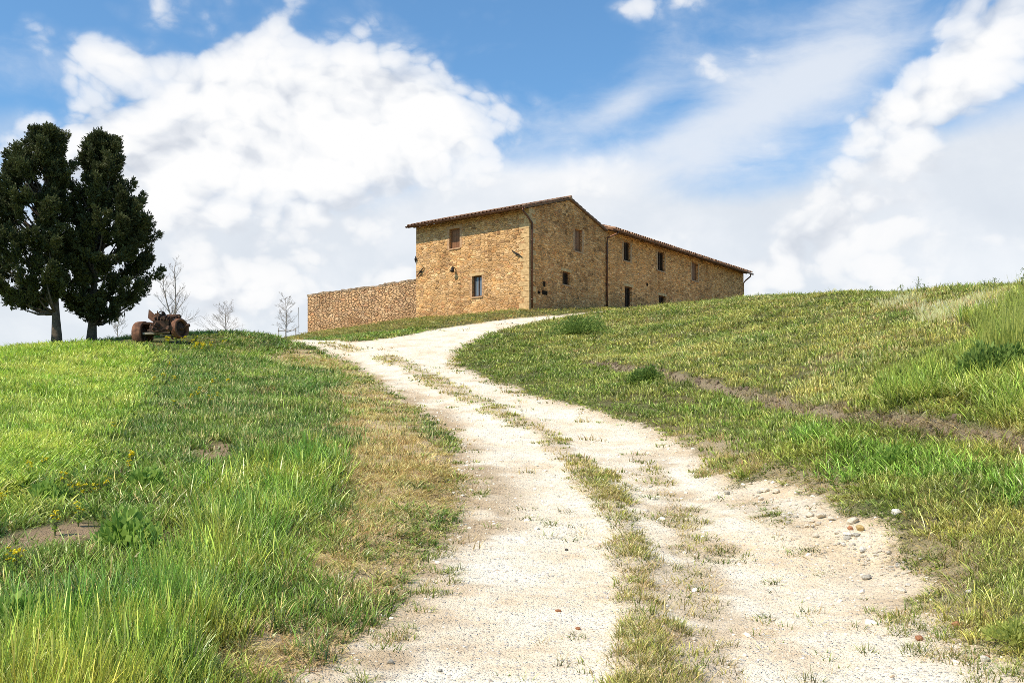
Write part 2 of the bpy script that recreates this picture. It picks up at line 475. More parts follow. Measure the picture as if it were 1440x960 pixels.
from bisect import bisect_right
def hz(x, y):
    """height of the built sheet at one spot"""
    i = min(max(bisect_right(xs, x) - 1, 0), nx - 2); j = min(max(bisect_right(ys, y) - 1, 0), ny - 2)
    u = (x - xs[i]) / (xs[i+1] - xs[i]); v = (y - ys[j]) / (ys[j+1] - ys[j])
    return float((GZ[j, i] * (1-u) + GZ[j, i+1] * u) * (1-v) + (GZ[j+1, i] * (1-u) + GZ[j+1, i+1] * u) * v)
def hz_np(X, Y):
    i = np.clip(np.searchsorted(xs, X, 'right') - 1, 0, nx - 2); j = np.clip(np.searchsorted(ys, Y, 'right') - 1, 0, ny - 2)
    u = (X - xs[i]) / (xs[i+1] - xs[i]); v = (Y - ys[j]) / (ys[j+1] - ys[j])
    return (GZ[j, i] * (1-u) + GZ[j, i+1] * u) * (1-v) + (GZ[j+1, i] * (1-u) + GZ[j+1, i+1] * u) * v
def gpt(px, py):
    x, y = gp(px, py); return (float(x), float(y), hz(x, y))

# ------------------------------------------------------------------ grass
def blade_mat(name, rough=.36, transl=.22, tip=1.5, root=.22):
    m, t, out = new_mat(name)
    col = t('ShaderNodeAttribute', attribute_name='col', attribute_type='INSTANCER').outputs['Color']
    uv = t('ShaderNodeUVMap', uv_map='UVMap'); sx = t('ShaderNodeSeparateXYZ'); t.l.new(uv.outputs[0], sx.inputs[0])
    g = t.math('ADD', t.math('MULTIPLY', sx.outputs[1], tip - root), root)  # roots darkened, tips lightened: shade between blades and highlights put into the colour
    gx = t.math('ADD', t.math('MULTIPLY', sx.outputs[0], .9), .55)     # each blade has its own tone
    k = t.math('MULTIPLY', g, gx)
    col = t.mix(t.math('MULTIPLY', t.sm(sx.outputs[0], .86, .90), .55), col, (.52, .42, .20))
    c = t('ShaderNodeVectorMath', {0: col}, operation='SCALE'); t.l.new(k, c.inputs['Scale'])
    p = t('ShaderNodeBsdfPrincipled', {'Roughness': rough, 'Specular IOR Level': .5}); t.l.new(c.outputs[0], p.inputs['Base Color'])
    tr = t('ShaderNodeBsdfTranslucent'); t.l.new(c.outputs[0], tr.inputs[0])
    mx = t('ShaderNodeMixShader', {0: transl}); t.l.new(p.outputs[0], mx.inputs[1]); t.l.new(tr.outputs[0], mx.inputs[2])
    t.l.new(mx.outputs[0], out.inputs[0])
    return m
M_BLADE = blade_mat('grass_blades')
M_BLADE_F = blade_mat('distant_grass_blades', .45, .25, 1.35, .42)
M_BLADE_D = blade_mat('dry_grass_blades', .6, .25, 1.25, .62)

def tuft(name, n, hgt, wid, rad, lean, droop, segs=3, flat=0.0, r=None):
    r = r or np.random.default_rng(abs(hash(name)) % 1000)
    V = []; Fq = []; UV = []; stalk = wid < 0; wid = abs(wid)
    for k in range(n):
        a = r.random() * 2 * math.pi; rr = rad * math.sqrt(r.random())
        bx, by = rr * math.cos(a), rr * math.sin(a)
        h = hgt * (.5 + .5 * r.random() ** .8); w = wid * (.7 + .6 * r.random())
        la = a + r.normal() * .9; ln = abs(r.normal()) * lean + .05
        dx, dy = math.cos(la), math.sin(la)
        fa = r.random() * math.pi; wx, wy = math.cos(fa), math.sin(fa)
        tone = .70 + .18 * r.random() if stalk else r.random()
        dp = droop * (.4 + r.random())
        base = len(V)
        ang = ln; x, y, z = bx, by, -.02
        if flat: ang = flat * (.6 + .5 * r.random())
        pts = [(x, y, z)]
        for s in range(segs):
            st = h / segs
            x += dx * math.sin(ang) * st; y += dy * math.sin(ang) * st; z += math.cos(ang) * st
            if flat: z = max(z, .004)
            pts.append((x, y, z)); ang += dp / segs
        for s, q in enumerate(pts):
            ww = w * (1 - (s / segs) ** 1.5 * .88) * .5
            if stalk: ww = w * (.5 if s < segs - 1 else (1.3 if s == segs - 1 else .3))
            V.append((q[0] - wx * ww, q[1] - wy * ww, q[2])); V.append((q[0] + wx * ww, q[1] + wy * ww, q[2]))
        for s in range(segs):
            b = base + 2 * s
            Fq.append((b, b + 1, b + 3, b + 2))
            v0, v1 = s / segs, (s + 1) / segs
            UV += [(tone, v0), (tone, v0), (tone, v1), (tone, v1)]
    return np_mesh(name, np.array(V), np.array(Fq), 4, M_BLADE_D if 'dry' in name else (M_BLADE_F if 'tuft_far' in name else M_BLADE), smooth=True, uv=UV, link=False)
def rr_(i): return np.random.default_rng(100 + i)

PROTO = {}
def family(key, specs):
    c = bpy.data.collections.new('tufts_' + key)
    for i, sp in enumerate(specs):
        o = tuft('grass_tuft_%s_%02d' % (key, i), *sp, r=rr_(hash(key) % 50 * 0 + i + len(PROTO) * 10)); c.objects.link(o)
    PROTO[key] = (c, len(specs))
#            n   h    w     rad  lean droop
family('short',  [(16, .11, .008, .075, .6, .8), (14, .08, .009, .08, .8, .6), (16, .14, .0075, .07, .5, 1.0)])
family('meadow', [(10, .17, .012, .09, .7, 1.2), (9, .22, .011, .09, .6, 1.3), (8, .13, .019, .09, 1.0, .8), (11, .19, .010, .09, .6, .9), (8, .10, .026, .08, 1.15, .5), (2, .30, -.0032, .09, .4, .6)])
family('tall',   [(12, .33, .0105, .09, .2, .6), (11, .37, .010, .08, .18, .5), (12, .28, .012, .10, .32, .9), (7, .30, .018, .09, .45, .9), (3, .42, -.0032, .09, .25, .6)])
family('wheat',  [(8, .27, .020, .08, .25, 1.0), (7, .31, .018, .08, .2, 1.4), (8, .23, .022, .09, .35, .8)])
family('dry',    [(15, .17, .0068, .10, 1.0, .9), (13, .22, .0065, .09, .8, 1.0), (16, .15, .0068, .12, 1.4, .3)])
family('farshort',  [(18, .11, .026, .22, .4, .7), (18, .09, .028, .22, .5, .5)])
family('farmeadow', [(18, .19, .026, .22, .5, 1.0), (16, .24, .024, .2, .4, .9), (14, .15, .042, .22, .8, .7)])
family('fartall',   [(15, .42, .028, .2, .2, .5), (14, .35, .030, .2, .25, .7)])
family('farwheat',  [(13, .26, .042, .2, .25, 1.0), (12, .29, .038, .2, .2, 1.4)])
family('fardry',    [(18, .15, .020, .22, .8, .7), (17, .2, .019, .2, .5, .8)])

def scatter_obj(name, key, P, rot, scl, idx, col, label, cat):
    """one 'stuff' object: points carrying attributes, geometry nodes put a tuft on each"""
    coll = PROTO[key][0]
    me = bpy.data.meshes.new(name)
    me.vertices.add(len(P)); me.vertices.foreach_set('co', P.astype(np.float32).ravel())
    a = me.attributes.new('rot', 'FLOAT_VECTOR', 'POINT'); a.data.foreach_set('vector', rot.astype(np.float32).ravel())
    a = me.attributes.new('scl', 'FLOAT_VECTOR', 'POINT'); a.data.foreach_set('vector', scl.astype(np.float32).ravel())
    a = me.attributes.new('pick', 'INT', 'POINT'); a.data.foreach_set('value', idx.astype(np.int32))
    a = me.attributes.new('col', 'FLOAT_COLOR', 'POINT')
    c4 = np.ones((len(P), 4), np.float32); c4[:, :3] = col; a.data.foreach_set('color', c4.ravel())
    me.materials.append(M_BLADE)
    o = bpy.data.objects.new(name, me); COL.objects.link(o)
    ng = bpy.data.node_groups.new('scatter_' + name + key, 'GeometryNodeTree')
    ng.interface.new_socket('Geometry', in_out='INPUT', socket_type='NodeSocketGeometry')
    ng.interface.new_socket('Geometry', in_out='OUTPUT', socket_type='NodeSocketGeometry')
    n = ng.nodes; l = ng.links
    gi = n.new('NodeGroupInput'); go = n.new('NodeGroupOutput')
    ci = n.new('GeometryNodeCollectionInfo'); ci.inputs['Collection'].default_value = coll
    ci.inputs['Separate Children'].default_value = True; ci.inputs['Reset Children'].default_value = True
    iop = n.new('GeometryNodeInstanceOnPoints'); iop.inputs['Pick Instance'].default_value = True
    def na(nm, ty):
        q = n.new('GeometryNodeInputNamedAttribute'); q.data_type = ty; q.inputs[0].default_value = nm
        return [s for s in q.outputs if s.enabled and s.name == 'Attribute'][0]
    l.new(gi.outputs[0], iop.inputs['Points']); l.new(ci.outputs[0], iop.inputs['Instance'])
    l.new(na('pick', 'INT'), iop.inputs['Instance Index'])
    e2r = n.new('FunctionNodeEulerToRotation'); l.new(na('rot', 'FLOAT_VECTOR'), e2r.inputs[0])
    l.new(e2r.outputs[0], iop.inputs['Rotation']); l.new(na('scl', 'FLOAT_VECTOR'), iop.inputs['Scale'])
    l.new(iop.outputs[0], go.inputs[0])
    md = o.modifiers.new('scatter', 'NODES'); md.node_group = ng
    tag(o, label, cat, kind='stuff')
    return o

def sample_wedge(n, d0, d1, power, smax=.66):
    """ground positions with density falling off as distance**-power"""
    dd = np.linspace(d0, d1, 4000); w = dd ** (1 - power); cdf = np.cumsum(w); cdf /= cdf[-1]
    d = np.interp(rng.random(n), cdf, dd)
    s = (rng.random(n) * 2 - 1) * smax
    return s * d, d

CLEAR = [(*gp(178, 775), .62), (*gp(206, 692), .5), (*gp(70, 710), .6), (*gp(228, 479), 2.3), (*gp(200, 481), 1.6), (*gp(80, 487), .9), (*gp(128, 482), .9)]
def assign(X, Y):
    """which grass grows where: (type, colour, height)"""
    F = fields(X, Y); ground_h(X, Y, F)
    n = len(X); u = rng.random(n)
    typ = np.full(n, 'meadow', object)
    hs = np.ones(n)
    n1, n2, n3 = F['n1'], F['n2'], F['n3']
    right = (scarp_side(X, Y) > -4) & (X > np.interp(Y, [0, 6, 9, 13, 21, 27, 32, 39, 44, 50, 57, 62], [1, .9, 1.1, 1.3, .7, -1.2, -2.8, -4.2, -3, -.7, 3, 5.9]))
    bank = right & (scarp_side(X, Y) > 0)
    C = np.zeros((n, 3)); C[:] = (.105, .185, .030)
    C = lerp(C, np.array((.19, .27, .045)), sstep(.42, .62, n1 * .5 + n2 * .5) * .8)
    C = lerp(C, np.array((.055, .12, .028)), sstep(.52, .68, fbm(X, Y, .8, 3, 31)) * .6)
    C = lerp(C, np.array((.42, .33, .15)), ((u > .9) * .75))
    hs *= .65 + .9 * fbm(X, Y, 1.1, 3, 33)
    keep = np.ones(n, bool)
    # right side: shorter, greyer green with tan
    Cr = np.zeros((n, 3)); Cr[:] = (.15, .20, .042)
    Cr = lerp(Cr, np.array((.25, .27, .075)), sstep(.4, .6, n2))
    Cr = lerp(Cr, np.array((.09, .155, .034)), sstep(.52, .68, fbm(X, Y, .7, 3, 35)) * .6)
    Cr = lerp(Cr, np.array((.40, .31, .15)), (u < .10 + .35 * sstep(.5, .66, n1) * bank) * .8)
    Cr = Cr * np.array([1.5, 1.38, 1.25]); rm = right.astype(float); C = lerp(C, Cr, rm)
    typ[right & (u < .75)] = 'short'
    hs[right] *= .95
    strip_low = right & ~bank
    C = lerp(C, np.array((.145, .235, .035)), strip_low * .55 * sstep(8, 14, Y))
    # lush and tall growth right
    m = (F['lushr'] < 0); typ[m] = 'meadow'; hs[m] *= 1.15; C = lerp(C, np.array((.13, .26, .035)), m * .75)
    m = (F['tallr'] < 0); typ[m & (u > .25)] = 'tall'; C = lerp(C, np.array((.17, .235, .042)), m * .75); hs[m] *= np.clip(.62 + .5 * n1[m], .5, 1.1)
    m = F['tanr'] < 0; k = m & (u < .45); typ[k] = 'dry'; C = lerp(C, np.array((.38, .29, .14)), k * .8); keep &= ~(m & (rng.random(n) < .35))
    m = F['straw'] < 0; k = m & (u < .8); typ[k] = 'dry'; C = lerp(C, np.array((.62, .50, .26)), k * .9); hs[k] *= 1.4
    # scarp is nearly bare
    ks = F['scarp'] > .3; keep &= ~(ks & (rng.random(n) < .30)); typ[ks] = 'dry'; hs[ks] *= .7; C = lerp(C, np.array((.26, .20, .12)), ks * .8)
    # wheat
    m = (F['wheat'] + .3 * rng.normal(size=n)) < 0; typ[m] = 'wheat'; wh = np.zeros((n, 3)); wh[:] = (.235, .345, .05)
    wh = lerp(wh, np.array((.33, .41, .08)), sstep(.4, .65, n2)); wh = lerp(wh, np.array((.17, .27, .03)), sstep(.5, .7, fbm(X, Y, .9, 3, 37)) * .6)
    C = lerp(C, wh, m * 1.0); hs[m] = .85 + .3 * n2[m]
    # tall grass left
    m = ((F['tall'] + .25 * rng.normal(size=n)) < 0) & ~right; typ[m & (u > .12)] = 'tall'; tl = np.zeros((n, 3)); tl[:] = (.135, .215, .03)
    tl = lerp(tl, np.array((.235, .265, .045)), sstep(.45, .6, n2)); tl = lerp(tl, np.array((.09, .19, .03)), sstep(.5, .65, fbm(X, Y, 1.3, 3, 39)) * .8)
    C = lerp(C, tl, m * .95); hs[m] = .55 + .65 * n1[m] + .2 * rng.random(m.sum())
    # dry verge
    w = sstep(.55, -.25, F['dry']) * ~right; k = (u < w * (.42 + .5 * sstep(.42, .58, n2 * .6 + n1 * .4))); typ[k] = 'dry'; dc = np.zeros((n, 3)); dc[:] = (.52, .36, .165)
    dc = lerp(dc, np.array((.40, .33, .13)), sstep(.45, .6, n2)); dc = lerp(dc, np.array((.60, .40, .20)), sstep(.3, -.3, F['orange']))
    C = lerp(C, dc, k * .92); hs[k] = (.40 + .5 * rng.random(k.sum())) * np.where(F['road'][k] < .5, .7, 1.1)
    k2 = (~k) & (F['dry'] < 0); hs[k2] *= .6; keep &= ~(k2 & (rng.random(n) < .25)); C = lerp(C, np.array((.20, .26, .06)), k2 * .5)
    bd = F['bald'] < .15; keep &= ~(bd & (rng.random(n) < .88)); hs[bd] *= .5
    # low growth round the flat-leaved plants, the tractor and the trunks
    for (qx, qy, qr) in CLEAR: dd = np.hypot(X - qx, Y - qy); hs *= np.where(dd < qr, .42, 1); keep &= ~((dd < qr * .7) & (rng.random(n) < .5))
    mb_ = (~right) & (F['wheat'] > 0) & (F['tall'] > .1); gap = mb_ & (n3 > .58) & (n2 > .5); keep &= ~(gap & (rng.random(n) < .7))
    # the track: bare, except the strips of low tufts
    inr = F['road'] < 0
    st = (F['strip'] < .85); st2 = (F['strip2'] < .45); st3 = F['strip3'] < .8
    ed = (F['road'] > -.35) & inr
    onr = inr & ((st & (rng.random(n) < .30 + .9 * sstep(.40, .58, n2))) | (st2 & (rng.random(n) < .22)) | (st3 & (rng.random(n) < .7)) | (ed & (n3 > .57) & (rng.random(n) < .6)) | ((n2 > .63) & (n3 > .58) & (rng.random(n) < .35)))
    keep &= (~inr) | onr
    typ[onr] = np.where(rng.random(onr.sum()) < .35, 'dry', 'short')
    sc_ = np.zeros((n, 3)); sc_[:] = (.24, .25, .06); sc_ = lerp(sc_, np.array((.14, .19, .035)), sstep(.45, .6, n3)); sc_ = lerp(sc_, np.array((.40, .31, .15)), (typ == 'dry') * .8)
    C = lerp(C, sc_, onr * 1.0); hs[onr] = .45 + .45 * rng.random(onr.sum())
    # close to the edges of the track it is short and trodden
    en = np.exp(-np.clip(F['road'], 0, 9) / .35) * (~inr); hs *= 1 - .55 * en
    keep &= ~((F['rub'] < 0) & (rng.random(n) < .9)); hs *= np.where(F['rub'] < .3, .6, 1)
    # house footprint, far side
    keep &= poly_sd(X, Y, HOUSEP) > .05
    vf = (Y > 50) & (X < 8) & (X > -16) & ~right; hs[vf] *= .55; C = lerp(C, np.array((.33, .27, .10)), vf * (.35 + .6 * (n2 > .5))); typ[vf & (u < .5)] = 'dry'
    C = C * (1 + .22 * sstep(14, 30, Y) * (~right))[:, None] * np.array([1.85, 1.68, 1.5]) * (1 + .25 * rng.normal(size=(n, 1))).clip(.45, 1.7) * (1 + .06 * rng.normal(size=(n, 3)))
    return typ, np.clip(C, .01, .8), hs, keep

TXT = {'short': ('short_grass', 'short trodden green grass on the track and right hand slope', 'grass'),
       'meadow': ('meadow_grass', 'dark green uneven meadow grass covering the hillside', 'grass'),
       'tall': ('tall_grass', 'tall upright light green grass in the lower left corner and right edge', 'grass'),
       'wheat': ('young_wheat', 'bright yellow green young wheat field on the left slope', 'crop'),
       'dry': ('dry_grass', 'dry straw coloured grass along the verge of the track', 'grass')}
def grow(n, d0, d1, power, far, wfun, smax=.66):
    X, Y = sample_wedge(n, d0, d1, power, smax)
    typ, C, hs, keep = assign(X, Y)
    Z = hz_np(X, Y)
    for key in ('short', 'meadow', 'tall', 'wheat', 'dry'):
        m = keep & (typ == key)
        if not m.any(): continue
        k = m.sum(); fam = ('far' if far else '') + key
        rot = np.zeros((k, 3)); rot[:, 2] = rng.random(k) * 6.283
        rot[:, 0] = rng.normal(size=k) * .08; rot[:, 1] = rng.normal(size=k) * .08
        wd = wfun(Y[m]) * (.85 + .3 * rng.random(k)); h = hs[m] * (.8 + .4 * rng.random(k))
        scl = np.stack([wd, wd, h], 1)
        nm, lb, ct = TXT[key]
        scatter_obj(nm, fam, np.stack([X[m], Y[m], Z[m]], 1), rot, scl, rng.integers(0, PROTO[fam][1], k), C[m], lb if not far else lb.replace('grass', 'grass further up', 1) if 'grass' in lb else lb + ' towards the crest', ct)
grow(62000, 2.6, 15.5, 1.25, False, lambda d: np.clip(d / 9, .8, 1.5))
grow(68000, 14.5, 72, 1.45, True, lambda d: np.clip(d / 26, .75, 2.0))

# ------------------------------------------------------------------ loose gravel on the track
def stone_mesh(name, seed, sub, flat, mat, rough=.35, link=False, size=1.0, parent=None):
    import bmesh
    bm = bmesh.new(); bmesh.ops.create_icosphere(bm, subdivisions=sub, radius=1.0)
    r = random.Random(seed); off = Vector((r.random() * 50, r.random() * 50, r.random() * 50))
    sx, sy, sz = .8 + .5 * r.random(), .65 + .4 * r.random(), flat * (.8 + .4 * r.random())
    planes = [Vector((r.gauss(0, 1), r.gauss(0, 1), r.gauss(0, 1))).normalized() for _ in range(12)]
    for v in bm.verts:
        p = v.co.copy()
        k = 1 + rough * (mnoise.noise(p * 1.3 + off) + .4 * mnoise.noise(p * 3.1 + off))
        p = p * k
        for q in planes:
            dd = p.dot(q)
            if dd > .66: p -= q * (dd - .66) * .92
        v.co = Vector((p.x * sx, p.y * sy, p.z * sz)) * size
    me = bpy.data.meshes.new(name); bm.to_mesh(me); bm.free()
    me.materials.append(mat)
    me.polygons.foreach_set('use_smooth', [sub > 2] * len(me.polygons))
    o = bpy.data.objects.new(name, me)
    if link: COL.objects.link(o)
    return o
def gravel_mat():
    m, t, out = new_mat('loose_gravel')
    col = t('ShaderNodeAttribute', attribute_name='col', attribute_type='INSTANCER').outputs['Color']
    finish(t, out, col, .9, None, spec=.15); return m
M_GRAVEL = gravel_mat()
gc = bpy.data.collections.new('gravel_stones')
for i in range(5): gc.objects.link(stone_mesh('gravel_stone_%02d' % i, 40 + i, 1, .55, M_GRAVEL))
PROTO['gravel'] = (gc, 5)
X, Y = sample_wedge(60000, 3.2, 32, 1.5, .62)
F = fields(X, Y)
edge_r = np.exp(-np.abs(F['road'] + .12) / .38)
pr = np.where(F['road'] < .05, .20 + .55 * sstep(.45, .62, F['n2']) + .5 * edge_r, .10 * np.exp(-np.clip(F['road'], 0, 9) / .3))
pr *= np.where(F['strip'] < .9, .5, 1)
m = rng.random(len(X)) < pr * .6; X, Y = X[m], Y[m]; k = len(X)
sz = .0066 * np.exp(rng.normal(size=k) * .6) * np.clip(Y / 9, .8, 2.0); sz = np.clip(sz, .004, .045)
gcx = np.zeros((k, 3)); uu = rng.random((k, 1)); gcx[:] = np.where(uu < .88, (.92, .81, .66), np.where(uu < .96, (.62, .53, .42), (.70, .50, .33))); gcx *= (.75 + .4 * rng.random((k, 1)))
scatter_obj('gravel', 'gravel', np.stack([X, Y, hz_np(X, Y) + sz * .15], 1), rng.random((k, 3)) * np.array([.5, .5, 6.28]), sz[:, None] * (.7 + .6 * rng.random((k, 3))), rng.integers(0, 5, k), gcx,
            'loose pale limestone gravel strewn over the dirt track', 'gravel')

X, Y = sample_wedge(60000, 9, 38, 1.2, .62); F = fields(X, Y); ground_h(X, Y, F)
m = rng.random(len(X)) < F['scarp'] * .9; X, Y = X[m], Y[m]; k = len(X); sz = np.clip(.03 * np.exp(rng.normal(size=k) * .5) * np.clip(Y / 16, .8, 1.6), .01, .075)
gcx = np.array((.20, .145, .10)) * (.5 + .9 * rng.random((k, 1)))
scatter_obj('dirt_clods', 'gravel', np.stack([X, Y, hz_np(X, Y) + sz * .2], 1), rng.random((k, 3)) * 6, sz[:, None] * (.7 + .6 * rng.random((k, 3))), rng.integers(0, 5, k), gcx,
            'crumbled brown soil along the eroded scarp on the right bank', 'soil')

# ------------------------------------------------------------------ stone wall materials
def stone_mat(name, sx, sy, pal, mortar, gapw, bdist=.05, dark=.12, distort=.10, tone=(1, 1, 1)):
    m, t, out = new_mat(name)
    uv = t('ShaderNodeUVMap', uv_map='UVMap').outputs[0]
    nz = t('ShaderNodeTexNoise', {'Scale': 1.7, 'Detail': 3.0}); t.l.new(uv, nz.inputs['Vector'])
    dv = t('ShaderNodeVectorMath', {1: (.5, .5, .5)}, operation='SUBTRACT'); t.l.new(nz.outputs['Color'], dv.inputs[0])
    ds = t('ShaderNodeVectorMath', operation='SCALE'); t.l.new(dv.outputs[0], ds.inputs[0]); ds.inputs['Scale'].default_value = distort * 3
    ad = t('ShaderNodeVectorMath', operation='ADD'); t.l.new(uv, ad.inputs[0]); t.l.new(ds.outputs[0], ad.inputs[1])
    mp = t('ShaderNodeMapping', {'Scale': (sx, sy, 1)}); t.l.new(ad.outputs[0], mp.inputs[0])
    v1 = t('ShaderNodeTexVoronoi', {'Scale': 1.0, 'Randomness': .85}, feature='F1', voronoi_dimensions='2D'); t.l.new(mp.outputs[0], v1.inputs['Vector'])
    ve = t('ShaderNodeTexVoronoi', {'Scale': 1.0, 'Randomness': .85}, feature='DISTANCE_TO_EDGE', voronoi_dimensions='2D'); t.l.new(mp.outputs[0], ve.inputs['Vector'])
    s = t('ShaderNodeSeparateColor'); t.l.new(v1.outputs['Color'], s.inputs[0])
    fine = t.noise(uv, 14, 5, .65); big = t.noise(uv, .45, 4, .6)
    c = t.ramp(s.outputs[0], pal)
    c = t.mix(t.math('MULTIPLY', t.sm(s.outputs[1], 1 - dark, 1 - dark + .04), .7), c, (.13, .08, .04))
    c = t.mix(t.math('MULTIPLY', t.sm(fine, .45, .75), .45), c, (.16, .105, .055))
    ef = t.math('ADD', ve.outputs['Distance'], t.math('MULTIPLY', t.math('SUBTRACT', fine, .5), .10))
    f = t.sm(ef, gapw * .4, gapw)
    c = t.mix(f, mortar, c)
    c = t.mix(1.0, c, t.ramp(big, [(.32, (.72, .66, .60)), (.5, (1, 1, 1)), (.68, (1.12, 1.02, .90))]), 'MULTIPLY')
    svm = t('ShaderNodeMapping', {'Scale': (2.2, .22, 1)}); t.l.new(uv, svm.inputs[0])
    streak = t.noise(svm.outputs[0], 1.0, 4, .6)
    c = t.mix(1.0, c, t.ramp(streak, [(.30, (.80, .77, .74)), (.5, (1, 1, 1)), (.7, (1.08, 1.04, 1.0))]), 'MULTIPLY')
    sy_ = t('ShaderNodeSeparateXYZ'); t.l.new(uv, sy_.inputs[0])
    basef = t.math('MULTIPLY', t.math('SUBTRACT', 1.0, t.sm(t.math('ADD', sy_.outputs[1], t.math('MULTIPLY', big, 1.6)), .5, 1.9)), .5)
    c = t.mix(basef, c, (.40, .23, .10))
    c = t.mix(1.0, c, tone, 'MULTIPLY')
    hgt = t.math('ADD', t.math('MULTIPLY', t.sm(ef, 0, gapw * 2.2), t.math('ADD', .5, s.outputs[2])), t.math('MULTIPLY', fine, .35))
    finish(t, out, c, .92, hgt, 1.0, bdist, .12)
    return m
PAL = [(0, (.50, .32, .145)), (.22, (.66, .46, .23)), (.4, (.40, .275, .15)), (.58, (.76, .56, .31)), (.74, (.34, .225, .125)), (.88, (.60, .38, .165)), (1, (.44, .25, .13))]
PAL2 = [(0, (.56, .37, .20)), (.3, (.66, .46, .27)), (.5, (.48, .30, .165)), (.7, (.72, .53, .33)), (.85, (.54, .31, .17)), (1, (.44, .32, .21))]
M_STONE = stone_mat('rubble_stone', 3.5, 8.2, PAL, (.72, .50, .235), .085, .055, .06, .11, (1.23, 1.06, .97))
M_STONE_W = stone_mat('rubble_stone_wing_shade_tone', 3.6, 8.6, PAL, (.62, .43, .22), .10, .05, .07, .10, (1.60, 1.19, .93))  # warmer, brighter copy of the wall stone, its colour offsetting the wing's blue shade
M_STONE_G = stone_mat('rubble_stone_gable_shade_tone', 3.4, 7.8, PAL, (.68, .47, .23), .09, .055, .08, .11, (1.40, 1.07, .87))  # same stone again, tinted warm in the colour against skylit shade on the gable
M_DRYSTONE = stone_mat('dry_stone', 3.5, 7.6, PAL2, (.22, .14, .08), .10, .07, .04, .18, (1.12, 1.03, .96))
M_QUOIN = simple_mat('quoin_stone', (.46, .29, .13), (.70, .46, .22), 5, .9, .8, .02)
M_BRICK = simple_mat('brick_surround', (.42, .23, .12), (.56, .35, .19), 9, .9, .6, .01)
M_TERRA = simple_mat('terracotta_tile', (.22, .11, .06), (.46, .27, .16), 2.2, .85, .5, .02)
M_SOFFIT = simple_mat('wood_soffit', (.16, .08, .04), (.25, .13, .065), 4, .8, .3, .01)
M_COPPER = simple_mat('brown_copper', (.11, .045, .025), (.17, .08, .045), 3, .45, .1, .005, .6, .5)
M_SHUT = simple_mat('brown_shutter', (.20, .085, .035), (.27, .125, .055), 5, .6, .2, .005)
M_FRAME = simple_mat('dark_wood_frame', (.09, .045, .025), (.13, .065, .035), 6, .6, .2, .005)
M_IRON = simple_mat('black_iron', (.015, .013, .012), (.035, .028, .024), 8, .6, .3, .005, .5, .4)
M_HOLE = simple_mat('dark_hole', (.02, .014, .01), (.035, .025, .018), 4, 1.0, .1, .005, 0, 0)
def glass_mat():
    m, t, out = new_mat('window_glass')
    tc = t('ShaderNodeTexCoord'); n = t.noise(tc.outputs['Object'], 1.5, 2)
    c = t.mix(n, (.10, .115, .13), (.16, .18, .20))
    finish(t, out, c, .08, n, .03, .01, .8); return m
M_GLASS = glass_mat()

# ------------------------------------------------------------------ farmhouse (local x = along the gable and the wing, local y = along the sunny front)
HZ0 = 9.45
HROT = math.atan2(.7985, .602)
house = empty('stone_farmhouse', (.93, 58.0, HZ0), HROT, 'two storey ochre stone farmhouse with long low wing on the hilltop', 'farmhouse')
Rv = np.array([.602, .7985]); Lv = np.array([-.7985, .602]); C0 = np.array([.93, 58.0])
def front_y(px):   # local y on the front wall seen at column px
    k = (px - HX) / FPX; return float((k * C0[1] - C0[0]) / (Lv[0] - k * Lv[1]))
def side_x(px):
    k = (px - HX) / FPX; return float((k * C0[1] - C0[0]) / (Rv[0] - k * Rv[1]))
def zf(py, y): d = C0[1] + Lv[1] * y; return EYE + (HY - py) / FPX * d - HZ0
def zs(py, x): d = C0[1] + Rv[1] * x; return EYE + (HY - py) / FPX * d - HZ0
FL, GL, WL = 8.25, 7.83, 27.2
WZ = 5.60; RX, RZ = 3.92, 6.76; WWZ = 5.80

def op_front(x0, x1, y0, y1):
    a, b = front_y(x1), front_y(x0); mid = (a + b) / 2
    return (a, b, zf(y1, mid), zf(y0, mid))
def op_side(x0, x1, y0, y1):
    a, b = side_x(x0), side_x(x1); mid = (a + b) / 2
    return (a, b, zs(y1, mid), zs(y0, mid))
OF = [op_front(632, 646.5, 321.5, 349), op_front(664, 677.5, 387.5, 417)]
OG = [op_side(808, 818.5, 323, 354), op_side(791, 801.5, 382, 400.5)]
OW = [op_side(877, 886.5, 340, 367), op_side(925, 934.5, 354, 381), op_side(973, 981.5, 369, 395), op_side(878.5, 888.5, 403, 432.5), op_side(926.5, 936, 416, 438)]

def wall_panel(mb, a0, a1, zb, top, ops, P, depth=.26, flip=False, breaks=(), uoff=0):
    """grid of quads around the openings with reveals. P(a, z, d) -> point (d = depth into the wall)"""
    ca = sorted(set([a0, a1] + list(breaks) + [v for o in ops for v in o[:2]]))
    for s, e in zip(ca[:-1], ca[1:]):
        mid = (s + e) / 2
        cz = [zb] + sorted(v for o in ops if o[0] - 1e-6 < mid < o[1] + 1e-6 for v in o[2:]) + [None]
        for i in range(0, len(cz), 2):
            lo, hi = cz[i], cz[i + 1]
            hs, he = (top(s), top(e)) if hi is None else (hi, hi)
            q = [(s, lo), (e, lo), (e, he), (s, hs)]
            if flip: q = q[::-1]
            mb.add([P(a, z, 0) for a, z in q], [(0, 1, 2, 3)], 0, [[(a + uoff, z) for a, z in q]])
    for o in ops:
        l, r, b, t_ = o
        for (p, q) in (((l, b), (l, t_)), ((l, t_), (r, t_)), ((r, t_), (r, b)), ((r, b), (l, b))):
            vs = [P(p[0], p[1], 0), P(q[0], q[1], 0), P(q[0], q[1], depth), P(p[0], p[1], depth)]
            u = [(p[0] + uoff, p[1]), (q[0] + uoff, q[1]), (q[0] + uoff + depth, q[1]), (p[0] + uoff + depth, p[1])]
            if flip: vs = vs[::-1]; u = u[::-1]
            mb.add(vs, [(0, 1, 2, 3)], 0, [u])
PF = lambda a, z, d: (d, a, z)           # front wall: plane x = 0
